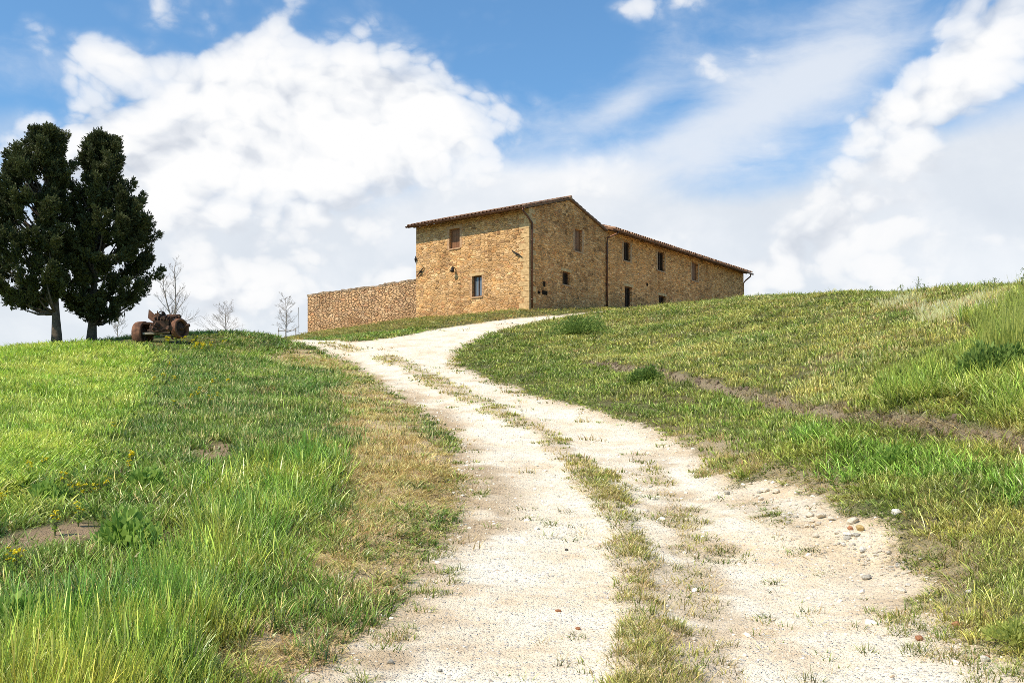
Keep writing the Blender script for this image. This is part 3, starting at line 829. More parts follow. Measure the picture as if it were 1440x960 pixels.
PG = lambda a, z, d: (a, d, z)           # gable / wing: plane y = 0
ZB = -2.2
gtop = lambda x: WZ + (RZ - WZ) * (1 - abs(x - RX) / (RX if x < RX else GL - RX))
mb = MB()
wall_panel(mb, 0, FL, ZB, lambda a: WZ, OF, PF, flip=True)
mg = MB(); mb, m_front = mg, mb
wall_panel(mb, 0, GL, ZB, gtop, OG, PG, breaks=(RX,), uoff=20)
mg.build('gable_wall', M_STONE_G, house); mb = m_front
# back walls of the main block
wall_panel(mb, 0, FL, ZB, lambda a: WZ, [], lambda a, z, d: (GL - .01 - d, a, z), uoff=40)
wall_panel(mb, 0, GL, ZB, gtop, [], lambda a, z, d: (a, FL - d, z), flip=True, breaks=(RX,), uoff=60)
mb.build('wall', M_STONE, house)
WD = 7.4
wtop = lambda y: WWZ + .30 * (WD / 2 - abs(y - WD / 2))
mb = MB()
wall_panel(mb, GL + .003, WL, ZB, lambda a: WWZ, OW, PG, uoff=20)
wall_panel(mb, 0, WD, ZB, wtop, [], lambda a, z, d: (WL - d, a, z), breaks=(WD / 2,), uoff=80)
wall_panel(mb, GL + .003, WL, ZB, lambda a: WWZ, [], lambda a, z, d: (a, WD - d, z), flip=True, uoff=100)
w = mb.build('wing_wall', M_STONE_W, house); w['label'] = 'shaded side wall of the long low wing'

# quoins on the front corners
mb = MB(); z = -.8; k = 0
r2 = random.Random(5)
while z < WZ - .1:
    h = .24 + r2.random() * .14
    if z + h > WZ: h = WZ - z
    la, lb = (.62, .34) if k % 2 else (.36, .6)
    la *= .85 + .3 * r2.random(); lb *= .85 + .3 * r2.random()
    mb.box((lb / 2 - .014, la / 2 - .014, z + h / 2), (lb, la, h - .02))
    z += h; k += 1
q = mb.build('quoins', M_QUOIN, house)
q.data.materials[0] = M_QUOIN

def sash(o, P, depth, name, mode, surround=True, lintel=True):
    """window or door in an opening; mode glass / shutter / dark"""
    l, r, b, t_ = o; w_, h_ = r - l, t_ - b
    root = None
    fr = MB()
    fw = .07
    def bar(a0, a1, z0, z1, d0, d1, mb_):
        vs = [P(a, z, d) for d in (d0, d1) for a, z in ((a0, z0), (a1, z0), (a1, z1), (a0, z1))]
        mb_.add(vs, [(0, 1, 2, 3), (7, 6, 5, 4), (0, 4, 5, 1), (1, 5, 6, 2), (2, 6, 7, 3), (3, 7, 4, 0)])
    bar(l + .002, l + fw, b + .002, t_ - .002, depth - .05, depth + .02, fr); bar(r - fw, r - .002, b + .002, t_ - .002, depth - .05, depth + .02, fr)
    bar(l + fw, r - fw, t_ - fw, t_ - .002, depth - .05, depth + .02, fr); bar(l + fw, r - fw, b + .002, b + fw, depth - .05, depth + .02, fr)
    f = fr.build(name, M_FRAME if mode != 'shutter' else M_SHUT, house)
    if mode == 'glass':
        g = MB(); bar(l + fw, r - fw, b + fw, t_ - fw, depth - .01, depth + .005, g); g.build('pane', M_GLASS, f)
        g = MB(); bar((l + r) / 2 - .025, (l + r) / 2 + .025, b + fw, t_ - fw, depth - .045, depth - .012, g); g.build('mullion', M_FRAME, f)
    elif mode == 'shutter':
        n = 4; g = MB()
        for i in range(n):
            a0 = l + fw + (w_ - 2 * fw) * i / n; a1 = l + fw + (w_ - 2 * fw) * (i + 1) / n
            bar(a0 + .004, a1 - .004, b + fw, t_ - fw, depth - .035 + .004 * (i % 2), depth, g)
        g.build('shutter', M_SHUT, f)
    else:
        g = MB(); bar(l + fw, r - fw, b + fw, t_ - fw, depth - .005, depth + .01, g); g.build('pane', M_HOLE, f)
        g = MB(); bar((l + r) / 2 - .03, (l + r) / 2 + .03, b + fw, t_ - fw, depth - .04, depth - .007, g); g.build('mullion', M_FRAME, f)
    s = MB(); bar(l - .06, r + .06, b - .08, b - .002, -.05, .10, s); s.build('sill', M_BRICK, f)
    if lintel:
        s = MB(); bar(l - .16, r + .16, t_ + .002, t_ + .17, -.012, .09, s); s.build('lintel', M_QUOIN if mode != 'shutter' else M_BRICK, f)
    if surround:
        s = MB(); s_b = MB(); r3 = random.Random(int(l * 100))
        z = b
        while z < t_ - .02:
            hh = min(.16 + .08 * r3.random(), t_ - z)
            e1, e2 = .10 + .12 * r3.random(), .10 + .12 * r3.random()
            bar(l - e1, l - .002, z, z + hh - .012, -.009, .05, s); bar(r + .002, r + e2, z, z + hh - .012, -.009, .05, s_b)
            z += hh
        s.build('jamb', M_BRICK, f); s_b.build('jamb', M_BRICK, f)
    return f
sash(OF[0], PF, .20, 'window', 'shutter')
sash(OF[1], PF, .22, 'window', 'glass')
sash(OG[0], PG, .16, 'window', 'shutter', True, False)
sash(OG[1], PG, .20, 'window', 'dark', False, True)
for i, o in enumerate(OW[:3]): sash(o, PG, .18, 'window', 'shutter' if i == 2 else 'dark', True, False)
f = sash(OW[3], PG, .2, 'door', 'dark', False, True); f['label'] = 'dark ground floor opening of the wing beside the downpipe'
sash(OW[4], PG, .2, 'window', 'dark', False, True)

# roofs: rows of barrel tiles laid in courses
def tile_roof(A, u, dn, length, run, pitch, thick=.05):
    """A: upper corner, u: unit along the ridge, dn: horizontal unit downslope; returns mesh builder"""
    mb = MB(); A = Vector(A); u = Vector(u); dn = Vector(dn)
    sl = Vector((dn.x, dn.y, -pitch)); L = run * math.sqrt(1 + pitch * pitch); sl.normalize()
    nrm = u.cross(sl)
    if nrm.z < 0: nrm = -nrm
    # bedding slab
    s0 = A; vs = []
    for d_ in (0, -.09):
        for p in (s0, s0 + u * length, s0 + u * length + sl * (L - .04), s0 + sl * (L - .04)): vs.append(p + nrm * d_)
    mb.add(vs, [(0, 1, 2, 3), (7, 6, 5, 4), (0, 4, 5, 1), (1, 5, 6, 2), (2, 6, 7, 3), (3, 7, 4, 0)], 1)
    n = max(1, round(length / .27)); pw = length / n; nc = max(1, round(L / .42)); cl = L / nc
    r3 = random.Random(int(length * 37))
    for i in range(n):
        for c in range(nc):
            rr = .095 * (1 + .06 * r3.random()); off = (r3.random() - .5) * .03; lift = .012 * r3.random()
            cx = (i + .5) * pw + off
            top = A + u * cx + sl * (c * cl - .04) + nrm * (.02 + lift)
            bot = A + u * cx + sl * ((c + 1) * cl + .03 + r3.random() * .02) + nrm * (.045 + lift)
            if c == nc - 1: bot = A + u * cx + sl * (L + .05 + r3.random() * .05) + nrm * (.03 + lift)
            m = 6; vs = []
            for P_, q in ((top, rr * .8), (bot, rr)):
                for k in range(m + 1):
                    an = math.pi * k / m
                    vs.append(P_ + u * (math.cos(an) * q) + nrm * (math.sin(an) * q))
                for k in range(m + 1):
                    an = math.pi * k / m
                    vs.append(P_ + u * (math.cos(an) * (q - .016)) + nrm * (math.sin(an) * (q - .016)))
            o2 = 2 * (m + 1); fs = []
            for k in range(m):
                fs.append((k, k + 1, o2 + k + 1, o2 + k))
                fs.append((o2 + k, o2 + k + 1, o2 + m + 1 + k + 1, o2 + m + 1 + k))
            mb.add(vs, fs, 0)
    return mb
P1 = (RZ - WZ) / RX
ov = .58; verge = .10
# main roof, two slopes
mb = tile_roof((RX, -verge, RZ + .12), (0, 1, 0), (-1, 0, 0), FL + .26, RX + ov, P1)
ro = mb.build('roof', [M_TERRA, M_SOFFIT], house)
mb = tile_roof((RX, -verge, RZ + .12), (0, 1, 0), (1, 0, 0), FL + .26, GL - RX + .10, (RZ - WZ) / (GL - RX))
mb.build('roof', [M_TERRA, M_SOFFIT], house)
mb = MB(); y = -verge - .03
while y < FL - .1:
    mb.tube([(RX, y, RZ + .14), (RX, y + .40, RZ + .155)], [.12, .11], 10); y += .37
mb.build('ridge_tiles', M_TERRA, ro, True)
# wing roof
mb = tile_roof((GL + .12, WD / 2, WWZ + .30 * WD / 2 + .10), (1, 0, 0), (0, -1, 0), WL - GL + .22, WD / 2 + .5, .30)
mb.build('wing_roof', [M_TERRA, M_SOFFIT], house)
mb = tile_roof((GL + .12, WD / 2, WWZ + .30 * WD / 2 + .10), (1, 0, 0), (0, 1, 0), WL - GL + .22, WD / 2 + .5, .30)
mb.build('wing_roof', [M_TERRA, M_SOFFIT], house)
# rafters under the eaves
r3 = random.Random(3)
y = .35
while y < FL:
    mb = MB()
    M = Matrix.Rotation(-math.atan(P1), 3, 'Y')
    mb.box((-.20, y, WZ - .045 - .2 * P1 + .07), (.46, .09, .10), M); y += .55
    mb.build('rafter', M_SOFFIT, house)
x = GL + .4
while x < WL:
    mb = MB()
    mb.box((x, -.2, WWZ - .085), (.09, .5, .10), Matrix.Rotation(math.atan(.30), 3, 'X')); x += .6
    mb.build('rafter', M_SOFFIT, house)
# gutter of the sunny front, with downpipes
def half_gutter(p0, p1, r_, name):
    mb = MB(); p0 = Vector(p0); p1 = Vector(p1); t_ = (p1 - p0).normalized(); s = t_.cross(Vector((0, 0, 1)))
    m = 8; vs = []
    for P_ in (p0, p1):
        for rr in (r_, r_ - .008):
            for k in range(m + 1):
                an = math.pi * k / m
                vs.append(P_ + s * math.cos(an) * rr - Vector((0, 0, math.sin(an) * rr)))
    o2 = 2 * (m + 1); fs = []
    for k in range(m):
        fs += [(k, k + 1, o2 + k + 1, o2 + k), (m + 1 + k, m + 2 + k, o2 + m + 2 + k, o2 + m + 1 + k)]
    fs += [tuple(range(m + 1)) + tuple(range(2 * m + 1, m, -1))]
    fs += [tuple(o2 + k for k in range(m + 1)) + tuple(o2 + k for k in range(2 * m + 1, m, -1))]
    mb.add(vs, fs); return mb.build(name, M_COPPER, house)
ez = WZ + .10 - ov * P1
g = half_gutter((-ov - .06, -.14, ez - .01), (-ov - .06, FL + .22, ez + .02), .08, 'gutter')
mb = MB(); mb.tube([(-ov - .06, -.05, ez - .06), (-ov - .06, -.05, ez - .2), (-.30, -.08, ez - .42), (.14, -.09, ez - .72), (.16, -.09, ez - 1.0), (.16, -.09, -1.0)], .055, 10)
for z in (.6, 2.2, 3.8): mb.tube([(.16, -.09, z), (.16, -.09, z + .06)], .07, 10)
mb.build('downpipe', M_COPPER, house, True)
g2 = half_gutter((GL + .05, -.60, WWZ - .12), (WL + .36, -.60, WWZ - .13), .075, 'gutter')
mb = MB(); mb.tube([(GL + .45, -.60, WWZ - .16), (GL + .42, -.58, WWZ - .3), (GL + .06, -.11, WWZ - .55), (GL + .03, -.09, WWZ - .9), (GL + .03, -.09, -1.0)], .06, 10)
for z in (.9, 2.4, 4.0): mb.tube([(GL + .03, -.09, z), (GL + .03, -.09, z + .06)], .075, 10)
mb.build('downpipe', M_COPPER, house, True)
mb = MB(); mb.tube([(WL - .02, -.60, WWZ - .18), (WL - .02, -.55, WWZ - .36), (WL + .05, -.12, WWZ - .62), (WL + .07, .04, WWZ - .8), (WL + .07, .06, -1)], .05, 8)
mb.build('downpipe', M_COPPER, house, True)
# iron tie anchors on the front, lamp, little vent holes on the gable
def anchor(px, py, ang, ln):
    y = front_y(px); z = zf(py, y); mb = MB()
    dy, dz = math.cos(ang) * ln / 2, math.sin(ang) * ln / 2
    mb.tube([(-.07, y - dy, z - dz), (-.085, y, z), (-.07, y + dy, z + dz)], [.02, .04, .02], 8)
    mb.tube([(.02, y, z), (-.13, y, z)], .05, 8)
    mb.tube([(-.03, y - .1, z + .02), (-.12, y + .02, z - .12)], .02, 6)
    mb.build('wall_anchor', M_IRON, house)
anchor(592.5, 382, math.radians(-42), .78)
anchor(728, 357, math.radians(32), .85)
anchor(585.5, 365, math.radians(88), .4)
y = front_y(640); z = zf(379.5, y); mb = MB()
mb.tube([(.02, y, z + .08), (-.16, y, z + .14), (-.24, y, z + .06)], .025, 8)
mb.lathe([(.03, .0), (.075, .05), (.115, .22), (.13, .30), (.02, .31)], (-.22, y, z + .16), (-.12, 0, -1), 14)
mb.build('wall_lamp', M_IRON, house, True)
for px, py, ww, hh in ((765.5, 399.5, .2, .3), (766, 411.5, .5, .22), (758, 411, .25, .16)):
    x = side_x(px); z = zs(py, x); mb = MB()
    mb.box((x, .0, z), (ww, .012, hh)); mb.build('vent_hole', M_HOLE, house)
x = side_x(910); z = zs(400, x); mb = MB(); mb.box((x, 0, z), (.2, .012, .2)); mb.build('vent_hole', M_HOLE, house)

# ------------------------------------------------------------------ garden wall of dry stone, in line with the front
YW = 17.66; TW = .5
def wl_top(a): return 2.46 + .015 * math.sin(a * 2.1) + .02 * math.sin(a * .8 + 1) - .05 * (a - FL) / 9
wall_r = empty('garden_wall', (.93, 58.0, HZ0), HROT, 'low pinkish dry stone wall running left from the farmhouse', 'wall')
mb = MB()
n = 80
for i in range(n):
    a0 = FL + .004 + (YW - FL) * i / n; a1 = FL + .004 + (YW - FL) * (i + 1) / n
    for (xx, fl) in ((.03, True), (.03 + TW, False)):
        q = [(a0, -2.2), (a1, -2.2), (a1, wl_top(a1)), (a0, wl_top(a0))]
        if fl: q = q[::-1]
        mb.add([(xx, a, z) for a, z in q], [(0, 1, 2, 3)], 0, [[(a + xx * 30, z) for a, z in q]])
    q = [(.03, a0), (.03, a1), (.03 + TW, a1), (.03 + TW, a0)]
    mb.add([(x_, a, wl_top(a)) for x_, a in q], [(3, 2, 1, 0)], 0, [[(a, x_ + 5) for x_, a in q][::-1]])
q = [(.03, -2.2), (.03 + TW, -2.2), (.03 + TW, wl_top(YW)), (.03, wl_top(YW))]
mb.add([(x_, YW, z) for x_, z in q], [(3, 2, 1, 0)], 0, [[(x_ + 60, z) for x_, z in q][::-1]])
mb.build('wall_face', M_DRYSTONE, wall_r)
import bmesh
mb = MB(); a = FL + .1; r3 = random.Random(12)
while a < YW - .05:
    w_ = .18 + .28 * r3.random(); h_ = .08 + .15 * r3.random()
    bm = bmesh.new(); bmesh.ops.create_icosphere(bm, subdivisions=2, radius=1)
    off = Vector((r3.random() * 40, 0, 0))
    vs = []
    for v in bm.verts:
        k = 1 + .3 * mnoise.noise(v.co * 1.5 + off)
        p = v.co * k
        vs.append((.03 + TW / 2 + max(-1, min(1, p.x * 1.3)) * (TW / 2 + .02), a + w_ / 2 + max(-.95, min(.95, p.y * 1.2)) * w_ / 2, wl_top(a + w_ / 2) + .01 + p.z * h_ * .75))
    bm.verts.index_update()
    fs = [tuple(v.index for v in f_.verts) for f_ in bm.faces]; bm.free()
    mb.add(vs, fs); a += w_ * .97
M_COPING = simple_mat('coping_stone', (.22, .15, .095), (.46, .33, .21), 2.6, .95, .8, .03)
mb.build('coping_stones', M_COPING, wall_r)

# ------------------------------------------------------------------ dark cypress trees
def leaf_mat(name, c1, c2, transl=.2, scale=1.4):
    m, t, out = new_mat(name)
    tc = t('ShaderNodeTexCoord'); n = t.noise(tc.outputs['Object'], scale, 3); 
    uv = t('ShaderNodeUVMap', uv_map='UVMap'); sx = t('ShaderNodeSeparateXYZ'); t.l.new(uv.outputs[0], sx.inputs[0])
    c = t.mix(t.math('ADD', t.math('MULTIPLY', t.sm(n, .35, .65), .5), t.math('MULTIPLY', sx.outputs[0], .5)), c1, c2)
    p = t('ShaderNodeBsdfPrincipled', {'Roughness': .65, 'Specular IOR Level': .2}); t.l.new(c, p.inputs['Base Color'])
    tr = t('ShaderNodeBsdfTranslucent'); t.l.new(c, tr.inputs[0])
    mx = t('ShaderNodeMixShader', {0: transl}); t.l.new(p.outputs[0], mx.inputs[1]); t.l.new(tr.outputs[0], mx.inputs[2])
    t.l.new(mx.outputs[0], out.inputs[0]); return m
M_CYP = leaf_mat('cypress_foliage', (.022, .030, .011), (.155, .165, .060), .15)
M_BARK = simple_mat('brown_bark', (.07, .052, .035), (.15, .112, .078), 9, .95, 1.0, .03)
def leaf_quads(C, D, L, W, r):
    """C centre base, D direction, L length, W width arrays -> V,F,uv"""
    n = len(C)
    t_ = r.normal(size=(n, 3)); s = np.cross(D, t_); s /= np.linalg.norm(s, axis=1, keepdims=True) + 1e-9
    a = C; b = C + D * (L * .5)[:, None] + s * (W * .5)[:, None]; c = C + D * L[:, None]; d = C + D * (L * .5)[:, None] - s * (W * .5)[:, None]
    V = np.stack([a, b, c, d], 1).reshape(-1, 3); F = np.arange(4 * n).reshape(n, 4)
    tone = np.repeat(r.random(n), 4); uv = np.stack([tone, np.tile([0, .5, 1, .5], n)], 1)
    return V, F, uv
def unit(v): return v / (np.linalg.norm(v, axis=-1, keepdims=True) + 1e-9)

def cypress(px, py, dist, prof, seed, label, trunk_top):
    """prof: list of (py, x_left, x_right) of the crown as seen; the crown is built in the round with those half widths"""
    r = np.random.default_rng(seed)
    base = at(px, py, dist); base[2] = hz(base[0], base[1])
    root = empty('cypress_tree', tuple(base), 0, label, 'tree', 'pair of dark cypress trees')
    S = dist / FPX
    zz = np.array([(py - p[0]) * S for p in prof])[::-1]
    cx = np.array([((p[1] + p[2]) / 2 - px) * S for p in prof])[::-1]; hw = np.array([(p[2] - p[1]) / 2 * S for p in prof])[::-1]
    z0, z1 = zz[0], zz[-1]
    CV, CF, CU = [], [], []; nb = 0
    ends = []
    V_, F_, U_ = [], [], []; off = 0
    nclump = 260
    lob = lambda an, h: 1 + .20 * math.sin(an * 3 + h * 1.7 + seed) * math.cos(h * 2.6 + seed * 2) + .10 * math.sin(an * 5 + h * 5.1) + .08 * math.sin(h * 9 + an * 2)
    for i in range(nclump):
        h = z0 + (z1 - z0) * (r.random() ** .92)
        if i < 9: h = z1 - .15 - .5 * r.random()          # several leaders at the top
        a = r.random() * 6.283; q = math.sqrt(.10 + .90 * r.random())
        Lf = .40 + .55 * r.random(); fr = .085 + .085 * r.random()
        out_ = .75 - .45 * (h - z0) / (z1 - z0)
        fd = unit(np.array([out_ * math.cos(a), out_ * math.sin(a), .75]) + r.normal(size=3) * .18)
        R = np.interp(h, zz, hw) * lob(a, h) * 1.08; x0 = np.interp(h, zz, cx)
        R = max(R - Lf * abs(fd[0]) * .5 - fr - .08, .02) * q
        c = np.array([x0 + R * math.cos(a), R * math.sin(a) * .95, h - Lf * .35])
        if i < 7:
            fd = unit(np.array([.18 * r.normal(), .18 * r.normal(), 1.0])); fr *= .8; c = np.array([cx[-1] + .12 * r.normal(), .12 * r.normal(), z1 - .10 - .55 * r.random() - Lf])
        elif c[2] + Lf * fd[2] > z1 - .38: c[2] = z1 - .38 - Lf * fd[2]
        c[2] = max(c[2], z0 - .15)
        ends.append(c)
        npl = int(50 * Lf * fr / .09) + 8
        k1 = r.random((npl, 1)) ** .8; taper = (np.sin(np.clip(k1 * .9 + .1, 0, 1) * math.pi) ** .6)
        dirn = unit(r.normal(size=(npl, 3)))
        pos = c + fd * k1 * Lf + dirn * fr * taper * (.55 + .6 * r.random((npl, 1)))
        pd = unit(fd * .8 + dirn * .75 + np.array([0, 0, .25]) + r.normal(size=(npl, 3)) * .2)
        m_ = 16; k_ = np.tile(np.arange(m_) / m_, npl)[:, None]; Ls = np.repeat(.08 + .14 * r.random((npl, 1)), m_, 0)
        C = np.repeat(pos, m_, 0) + np.repeat(pd, m_, 0) * k_ * Ls + r.normal(size=(npl * m_, 3)) * .038 * (1 - k_ * .8)
        D = unit(np.repeat(pd, m_, 0) + r.normal(size=(npl * m_, 3)) * .5 * (1.1 - k_))
        L = .05 + .06 * r.random(len(C)); W = .022 + .022 * r.random(len(C))
        V, F, U = leaf_quads(C, D, L, W, r); U[:, 0] = np.clip(U[:, 0] * .5 + np.repeat(k_[:, 0], 4) * .5, 0, 1)  # spray bases darker, tips lighter: highlights put into the leaf tone
        V_.append(V); F_.append(F + off); U_.append(U); off += len(V)
        k = 18; C = c + fd * Lf * .8 * r.random((k, 1)) + r.normal(size=(k, 3)) * fr * .4; D = unit(r.normal(size=(k, 3)))
        V, F, U = leaf_quads(C, D, np.full(k, .22), np.full(k, .11), r); U[:, 0] = 0  # inner leaves all take the darkest tone, crown shade put into the colour
        V_.append(V); F_.append(F + off); U_.append(U); off += len(V)
    V = np.concatenate(V_); F = np.concatenate(F_); U = np.concatenate(U_)
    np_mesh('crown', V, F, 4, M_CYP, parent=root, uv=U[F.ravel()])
    mb = MB()
    ax = lambda h: cx[-1] * max(h, 0) / z1
    hs_ = np.linspace(-.3, z1 * .9, 12)
    pts = [(ax(max(h, 0)), .03 * math.sin(h * 2), h) for h in hs_]
    rad = [max(.155 * (1 - (h / z1) * .95), .02) + (.07 if h < 0 else (.03 if h < .4 else 0)) for h in hs_]
    mb.tube(pts, rad, 12)
    mb.build('trunk', M_BARK, root, True)
    mb = MB()
    for c in ends[::3]:
        h = max(c[2] - .9 - .4 * r.random(), z0 * .8); p0 = Vector((ax(h), 0, h)); p1 = Vector(c)
        mid = (p0 + p1) / 2 + Vector((0, 0, -.12))
        mb.tube([p0, mid, p1], [.06, .04, .015], 6)
    mb.build('limbs', M_BARK, root, True)
    return root
cypress(80, 487, 38.0, [(173, 65, 69), (192, 56, 80), (206, 42, 87), (230, 22, 92), (258, 6, 95), (300, -12, 100), (345, -16, 100), (385, -12, 96), (410, -2, 88), (430, 20, 66)], 21,
        'taller dark cypress on the left with a bare lower trunk', 0)
cypress(128, 482, 39.5, [(180, 143, 147), (200, 131, 157), (220, 120, 167), (245, 111, 180), (270, 107, 197), (300, 102, 208), (335, 99, 212), (368, 95, 214), (400, 92, 208), (425, 96, 194), (446, 112, 162)], 22,
        'second dark cypress beside the rusty tractor, with crown nearly to the ground', 0)

# ------------------------------------------------------------------ bare saplings beyond the crest
M_TWIG = simple_mat('grey_twigs', (.26, .22, .19), (.40, .35, .31), 8, .9, .3, .01)
def sapling(px, pyb, pyt, dist, seed, label, spread=.5, leanx=0.0, stems=1, up=.6, dens=1.0, lean2=0, low=.3, rmin=.0042):
    r = random.Random(seed)
    x = (px - HX) / FPX * dist; z = hz(x, dist)
    top = EYE + (HY - pyt) / FPX * dist
    H = top - z
    root = empty('bare_sapling', (x, dist, z), 0, label, 'tree', 'bare saplings along the crest')
    tr = MB(); cr = MB()
    def twig(p, d, L, rad, depth):
        pts = [p]; rads = [rad]; n = 4; q = Vector(p); dd = Vector(d).normalized()
        for i in range(n):
            dd = (dd + Vector((r.gauss(0, .13), r.gauss(0, .13), .06 * up + r.gauss(0, .06)))).normalized()
            q = q + dd * L / n; pts.append(q.copy()); rads.append(max(rad * (1 - .8 * (i + 1) / n), rmin * .7))
        cr.tube(pts, rads, 4, cap=False)
        if depth > 0:
            for k in range(int((3 + depth) * dens)):
                f_ = .25 + .7 * r.random(); i = min(int(f_ * n), n - 1); b = pts[i].lerp(pts[i + 1], f_ * n - i)
                sd = (dd + Vector((r.gauss(0, .7), r.gauss(0, .7), .2 + r.gauss(0, .35)))).normalized()
                twig(b, sd, L * (.35 + .25 * r.random()), max(rads[i] * .55, rmin), depth - 1)
    for s in range(stems):
        lx = leanx if s == 0 else lean2 * (1 if s == 1 else -1)
        hh = H * (1 if s == 0 else .8)
        pts = [Vector((lx * hh * (i / 8) ** 1.1 + .03 * r.gauss(0, 1) * i / 8, .03 * r.gauss(0, 1), -.1 + (hh + .1) * i / 8)) for i in range(9)]
        rad = [.042 * H / 3 * (1 - .88 * i / 8) + .006 for i in range(9)]
        tr.tube(pts, rad, 7)
        nbr = int(16 * dens / stems) + 3
        for k in range(nbr):
            f_ = low + (1 - low) * (k + .5 * r.random()) / nbr; i = min(int(f_ * 8), 7); b = pts[i].lerp(pts[i + 1], f_ * 8 - i)
            an = k * 2.4 + r.random()
            d = Vector((math.cos(an), math.sin(an), up + .4 * f_)).normalized()
            twig(b, d, H * spread * (1.05 - .75 * f_) * (.7 + .5 * r.random()), max(rad[i] * .5, .007), 2)
    t_ = tr.build('trunk', M_TWIG, root, True); cr.build('crown', M_TWIG, root, True)
    return root
sapling(248, 470, 368, 47, 1, 'tall bare two stemmed sapling rising behind the rusty tractor', .34, -.02, 2, .9, 1.0, -.22, .22)
sapling(317, 475, 429, 52, 2, 'small bushy bare sapling midway between tractor and stone wall', .62, .01, 1, .45, 1.1, 0, .18)
sapling(402, 478, 418, 56, 3, 'bare sapling tied to a stake frame next to the stone wall', .40, .0, 1, .35, 1.2, 0, .2)
sapling(165, 486, 443, 45, 4, 'small bare sapling under the second cypress crown', .55, .02, 1, .7, .9, 0, .35)
M_STAKE = simple_mat('weathered_stake', (.22, .17, .12), (.32, .26, .2), 8, .9, .3, .005)
fx = (404 - HX) / FPX * 55.6
st = empty('stake_frame', (fx, 55.6, hz(fx, 55.6)), 0, 'thin wooden stake frame holding the sapling near the wall', 'stakes')
sS = 55.6 / FPX; zb = st.location.z
for px in (392, 416):
    mb = MB(); xx = (px - 404) * sS; mb.tube([(xx, 0, -.3), (xx, 0, EYE + (HY - 461) * sS - zb)], .022, 6); mb.build('post', M_STAKE, st)
mb = MB(); zc = EYE + (HY - 465) * sS - zb; mb.tube([(-13 * sS, -.03, zc), (13 * sS, -.03, zc + .02)], .022, 6); mb.build('crossbar', M_STAKE, st)
mb = MB(); xx = (419 - HX) / FPX * 56.5; mb.tube([(0, 0, -.3), (.02, 0, EYE + (HY - 432) / FPX * 56.5 - hz(xx, 56.5))], .014, 6)
tag(mb.build('garden_cane', M_STAKE, loc=(xx, 56.5, hz(xx, 56.5))), 'single tall thin cane standing just left of the stone wall', 'stake')

# ------------------------------------------------------------------ rusted tractor wreck
M_RUST = simple_mat('red_rust', (.09, .042, .026), (.25, .115, .065), 5, .85, .6, .02, .15)
M_RUST2 = simple_mat('dark_rust', (.035, .022, .016), (.14, .07, .04), 7, .85, .6, .02, .2)
M_PALE = simple_mat('pale_grimy_metal', (.28, .23, .17), (.42, .35, .26), 7, .7, .4, .01, .2)
TD = 37.2; TS = TD / FPX
tx = (228 - HX) / FPX * TD; tz = hz(tx, TD)
trac = empty('rusty_tractor', (tx, TD, tz), 0, 'rusted old tractor wreck with two iron wheels on the left crest', 'tractor')
def tp(px, py, y=0.0): return Vector(((px - 228) * TS, y, EYE + (HY - py) * TS - tz))
def wheel(px, py, rad, wid, rz, y, mat):
    c = tp(px, py, y); ax = Vector((math.cos(rz), math.sin(rz), .06))
    mb = MB(); h = wid / 2
    mb.lathe([(rad * .80, -h), (rad * .97, -h), (rad, -h * .8), (rad, h * .8), (rad * .97, h), (rad * .80, h), (rad * .74, h * .5), (rad * .74, -h * .5), (rad * .80, -h)], c, ax, 28)
    wh = mb.build('wheel', mat, trac, True)
    mb = MB(); mb.lathe([(0.001, -h * .35), (rad * .3, -h * .45), (rad * .74, -h * .1), (rad * .74, h * .1), (rad * .3, h * .35), (.001, h * .45)], c, ax, 24)
    mb.lathe([(.001, -h * 1.3), (rad * .17, -h * 1.3), (rad * .17, h * 1.25), (.001, h * 1.25)], c, ax, 14)
    mb.build('hub', M_RUST2, wh, True)
    return wh
wheel(200.5, 471.0, .47, .32, math.radians(-11), .0, M_RUST)
wheel(254.0, 462.5, .35, .22, math.radians(-26), -.1, M_RUST)
mb = MB()   # mudguard arm from left wheel to the body
arc = [tp(198, 456.0, -.15), tp(205, 454, -.1), tp(213, 453.5, 0), tp(220, 455, .05)]
vs = []
for p in arc: vs += [p + Vector((0, -.16, 0)), p + Vector((0, .16, 0)), p + Vector((0, .16, -.07)), p + Vector((0, -.16, -.07))]
fs = []
for i in range(3):
    for k in range(4): fs.append((i*4+k, i*4+(k+1) % 4, (i+1)*4+(k+1) % 4, (i+1)*4+k))
fs += [(3, 2, 1, 0), (12, 13, 14, 15)]
mb.add(vs, fs); mb.tube([tp(217, 455), tp(211, 462), tp(206, 471)], .05, 8)
mb.build('mudguard', M_RUST, trac)
mb = MB(); mb.box(tp(229, 461), (.52, .8, .42), Matrix.Rotation(.15, 3, 'Z')); mb.box(tp(222, 464), (.34, .5, .28), Matrix.Rotation(-.3, 3, 'Z'))
mb.box(tp(238, 462), (.30, .5, .48)); mb.lathe([(.001, -.2), (.13, -.2), (.13, .2), (.001, .2)], tp(231, 453), (1, .2, 0), 14)
for i in range(4): mb.lathe([(.001, 0), (.06, 0), (.06, .2), (.001, .2)], tp(222 + i * 4.2, 456, -.2), (0, 0, 1), 10)
rt = random.Random(4)
for i in range(34):
    px = 217 + 30 * rt.random(); py = 442 + 27 * rt.random()
    if py < 449 and px > 236: continue
    M = Matrix.Rotation(rt.random() * 3, 3, 'Z') @ Matrix.Rotation(rt.gauss(0, .4), 3, 'X')
    if rt.random() < .5: mb.box(tp(px, py, rt.gauss(-.1, .2)), (.06 + .14 * rt.random(), .1 + .1 * rt.random(), .05 + .16 * rt.random()), M)
    else: mb.lathe([(.001, -.06), (.05 + .04 * rt.random(), -.06), (.06, .06), (.001, .06)], tp(px, py, rt.gauss(-.15, .15)), (rt.gauss(0, 1), rt.gauss(0, 1), rt.gauss(0, .5)), 9)
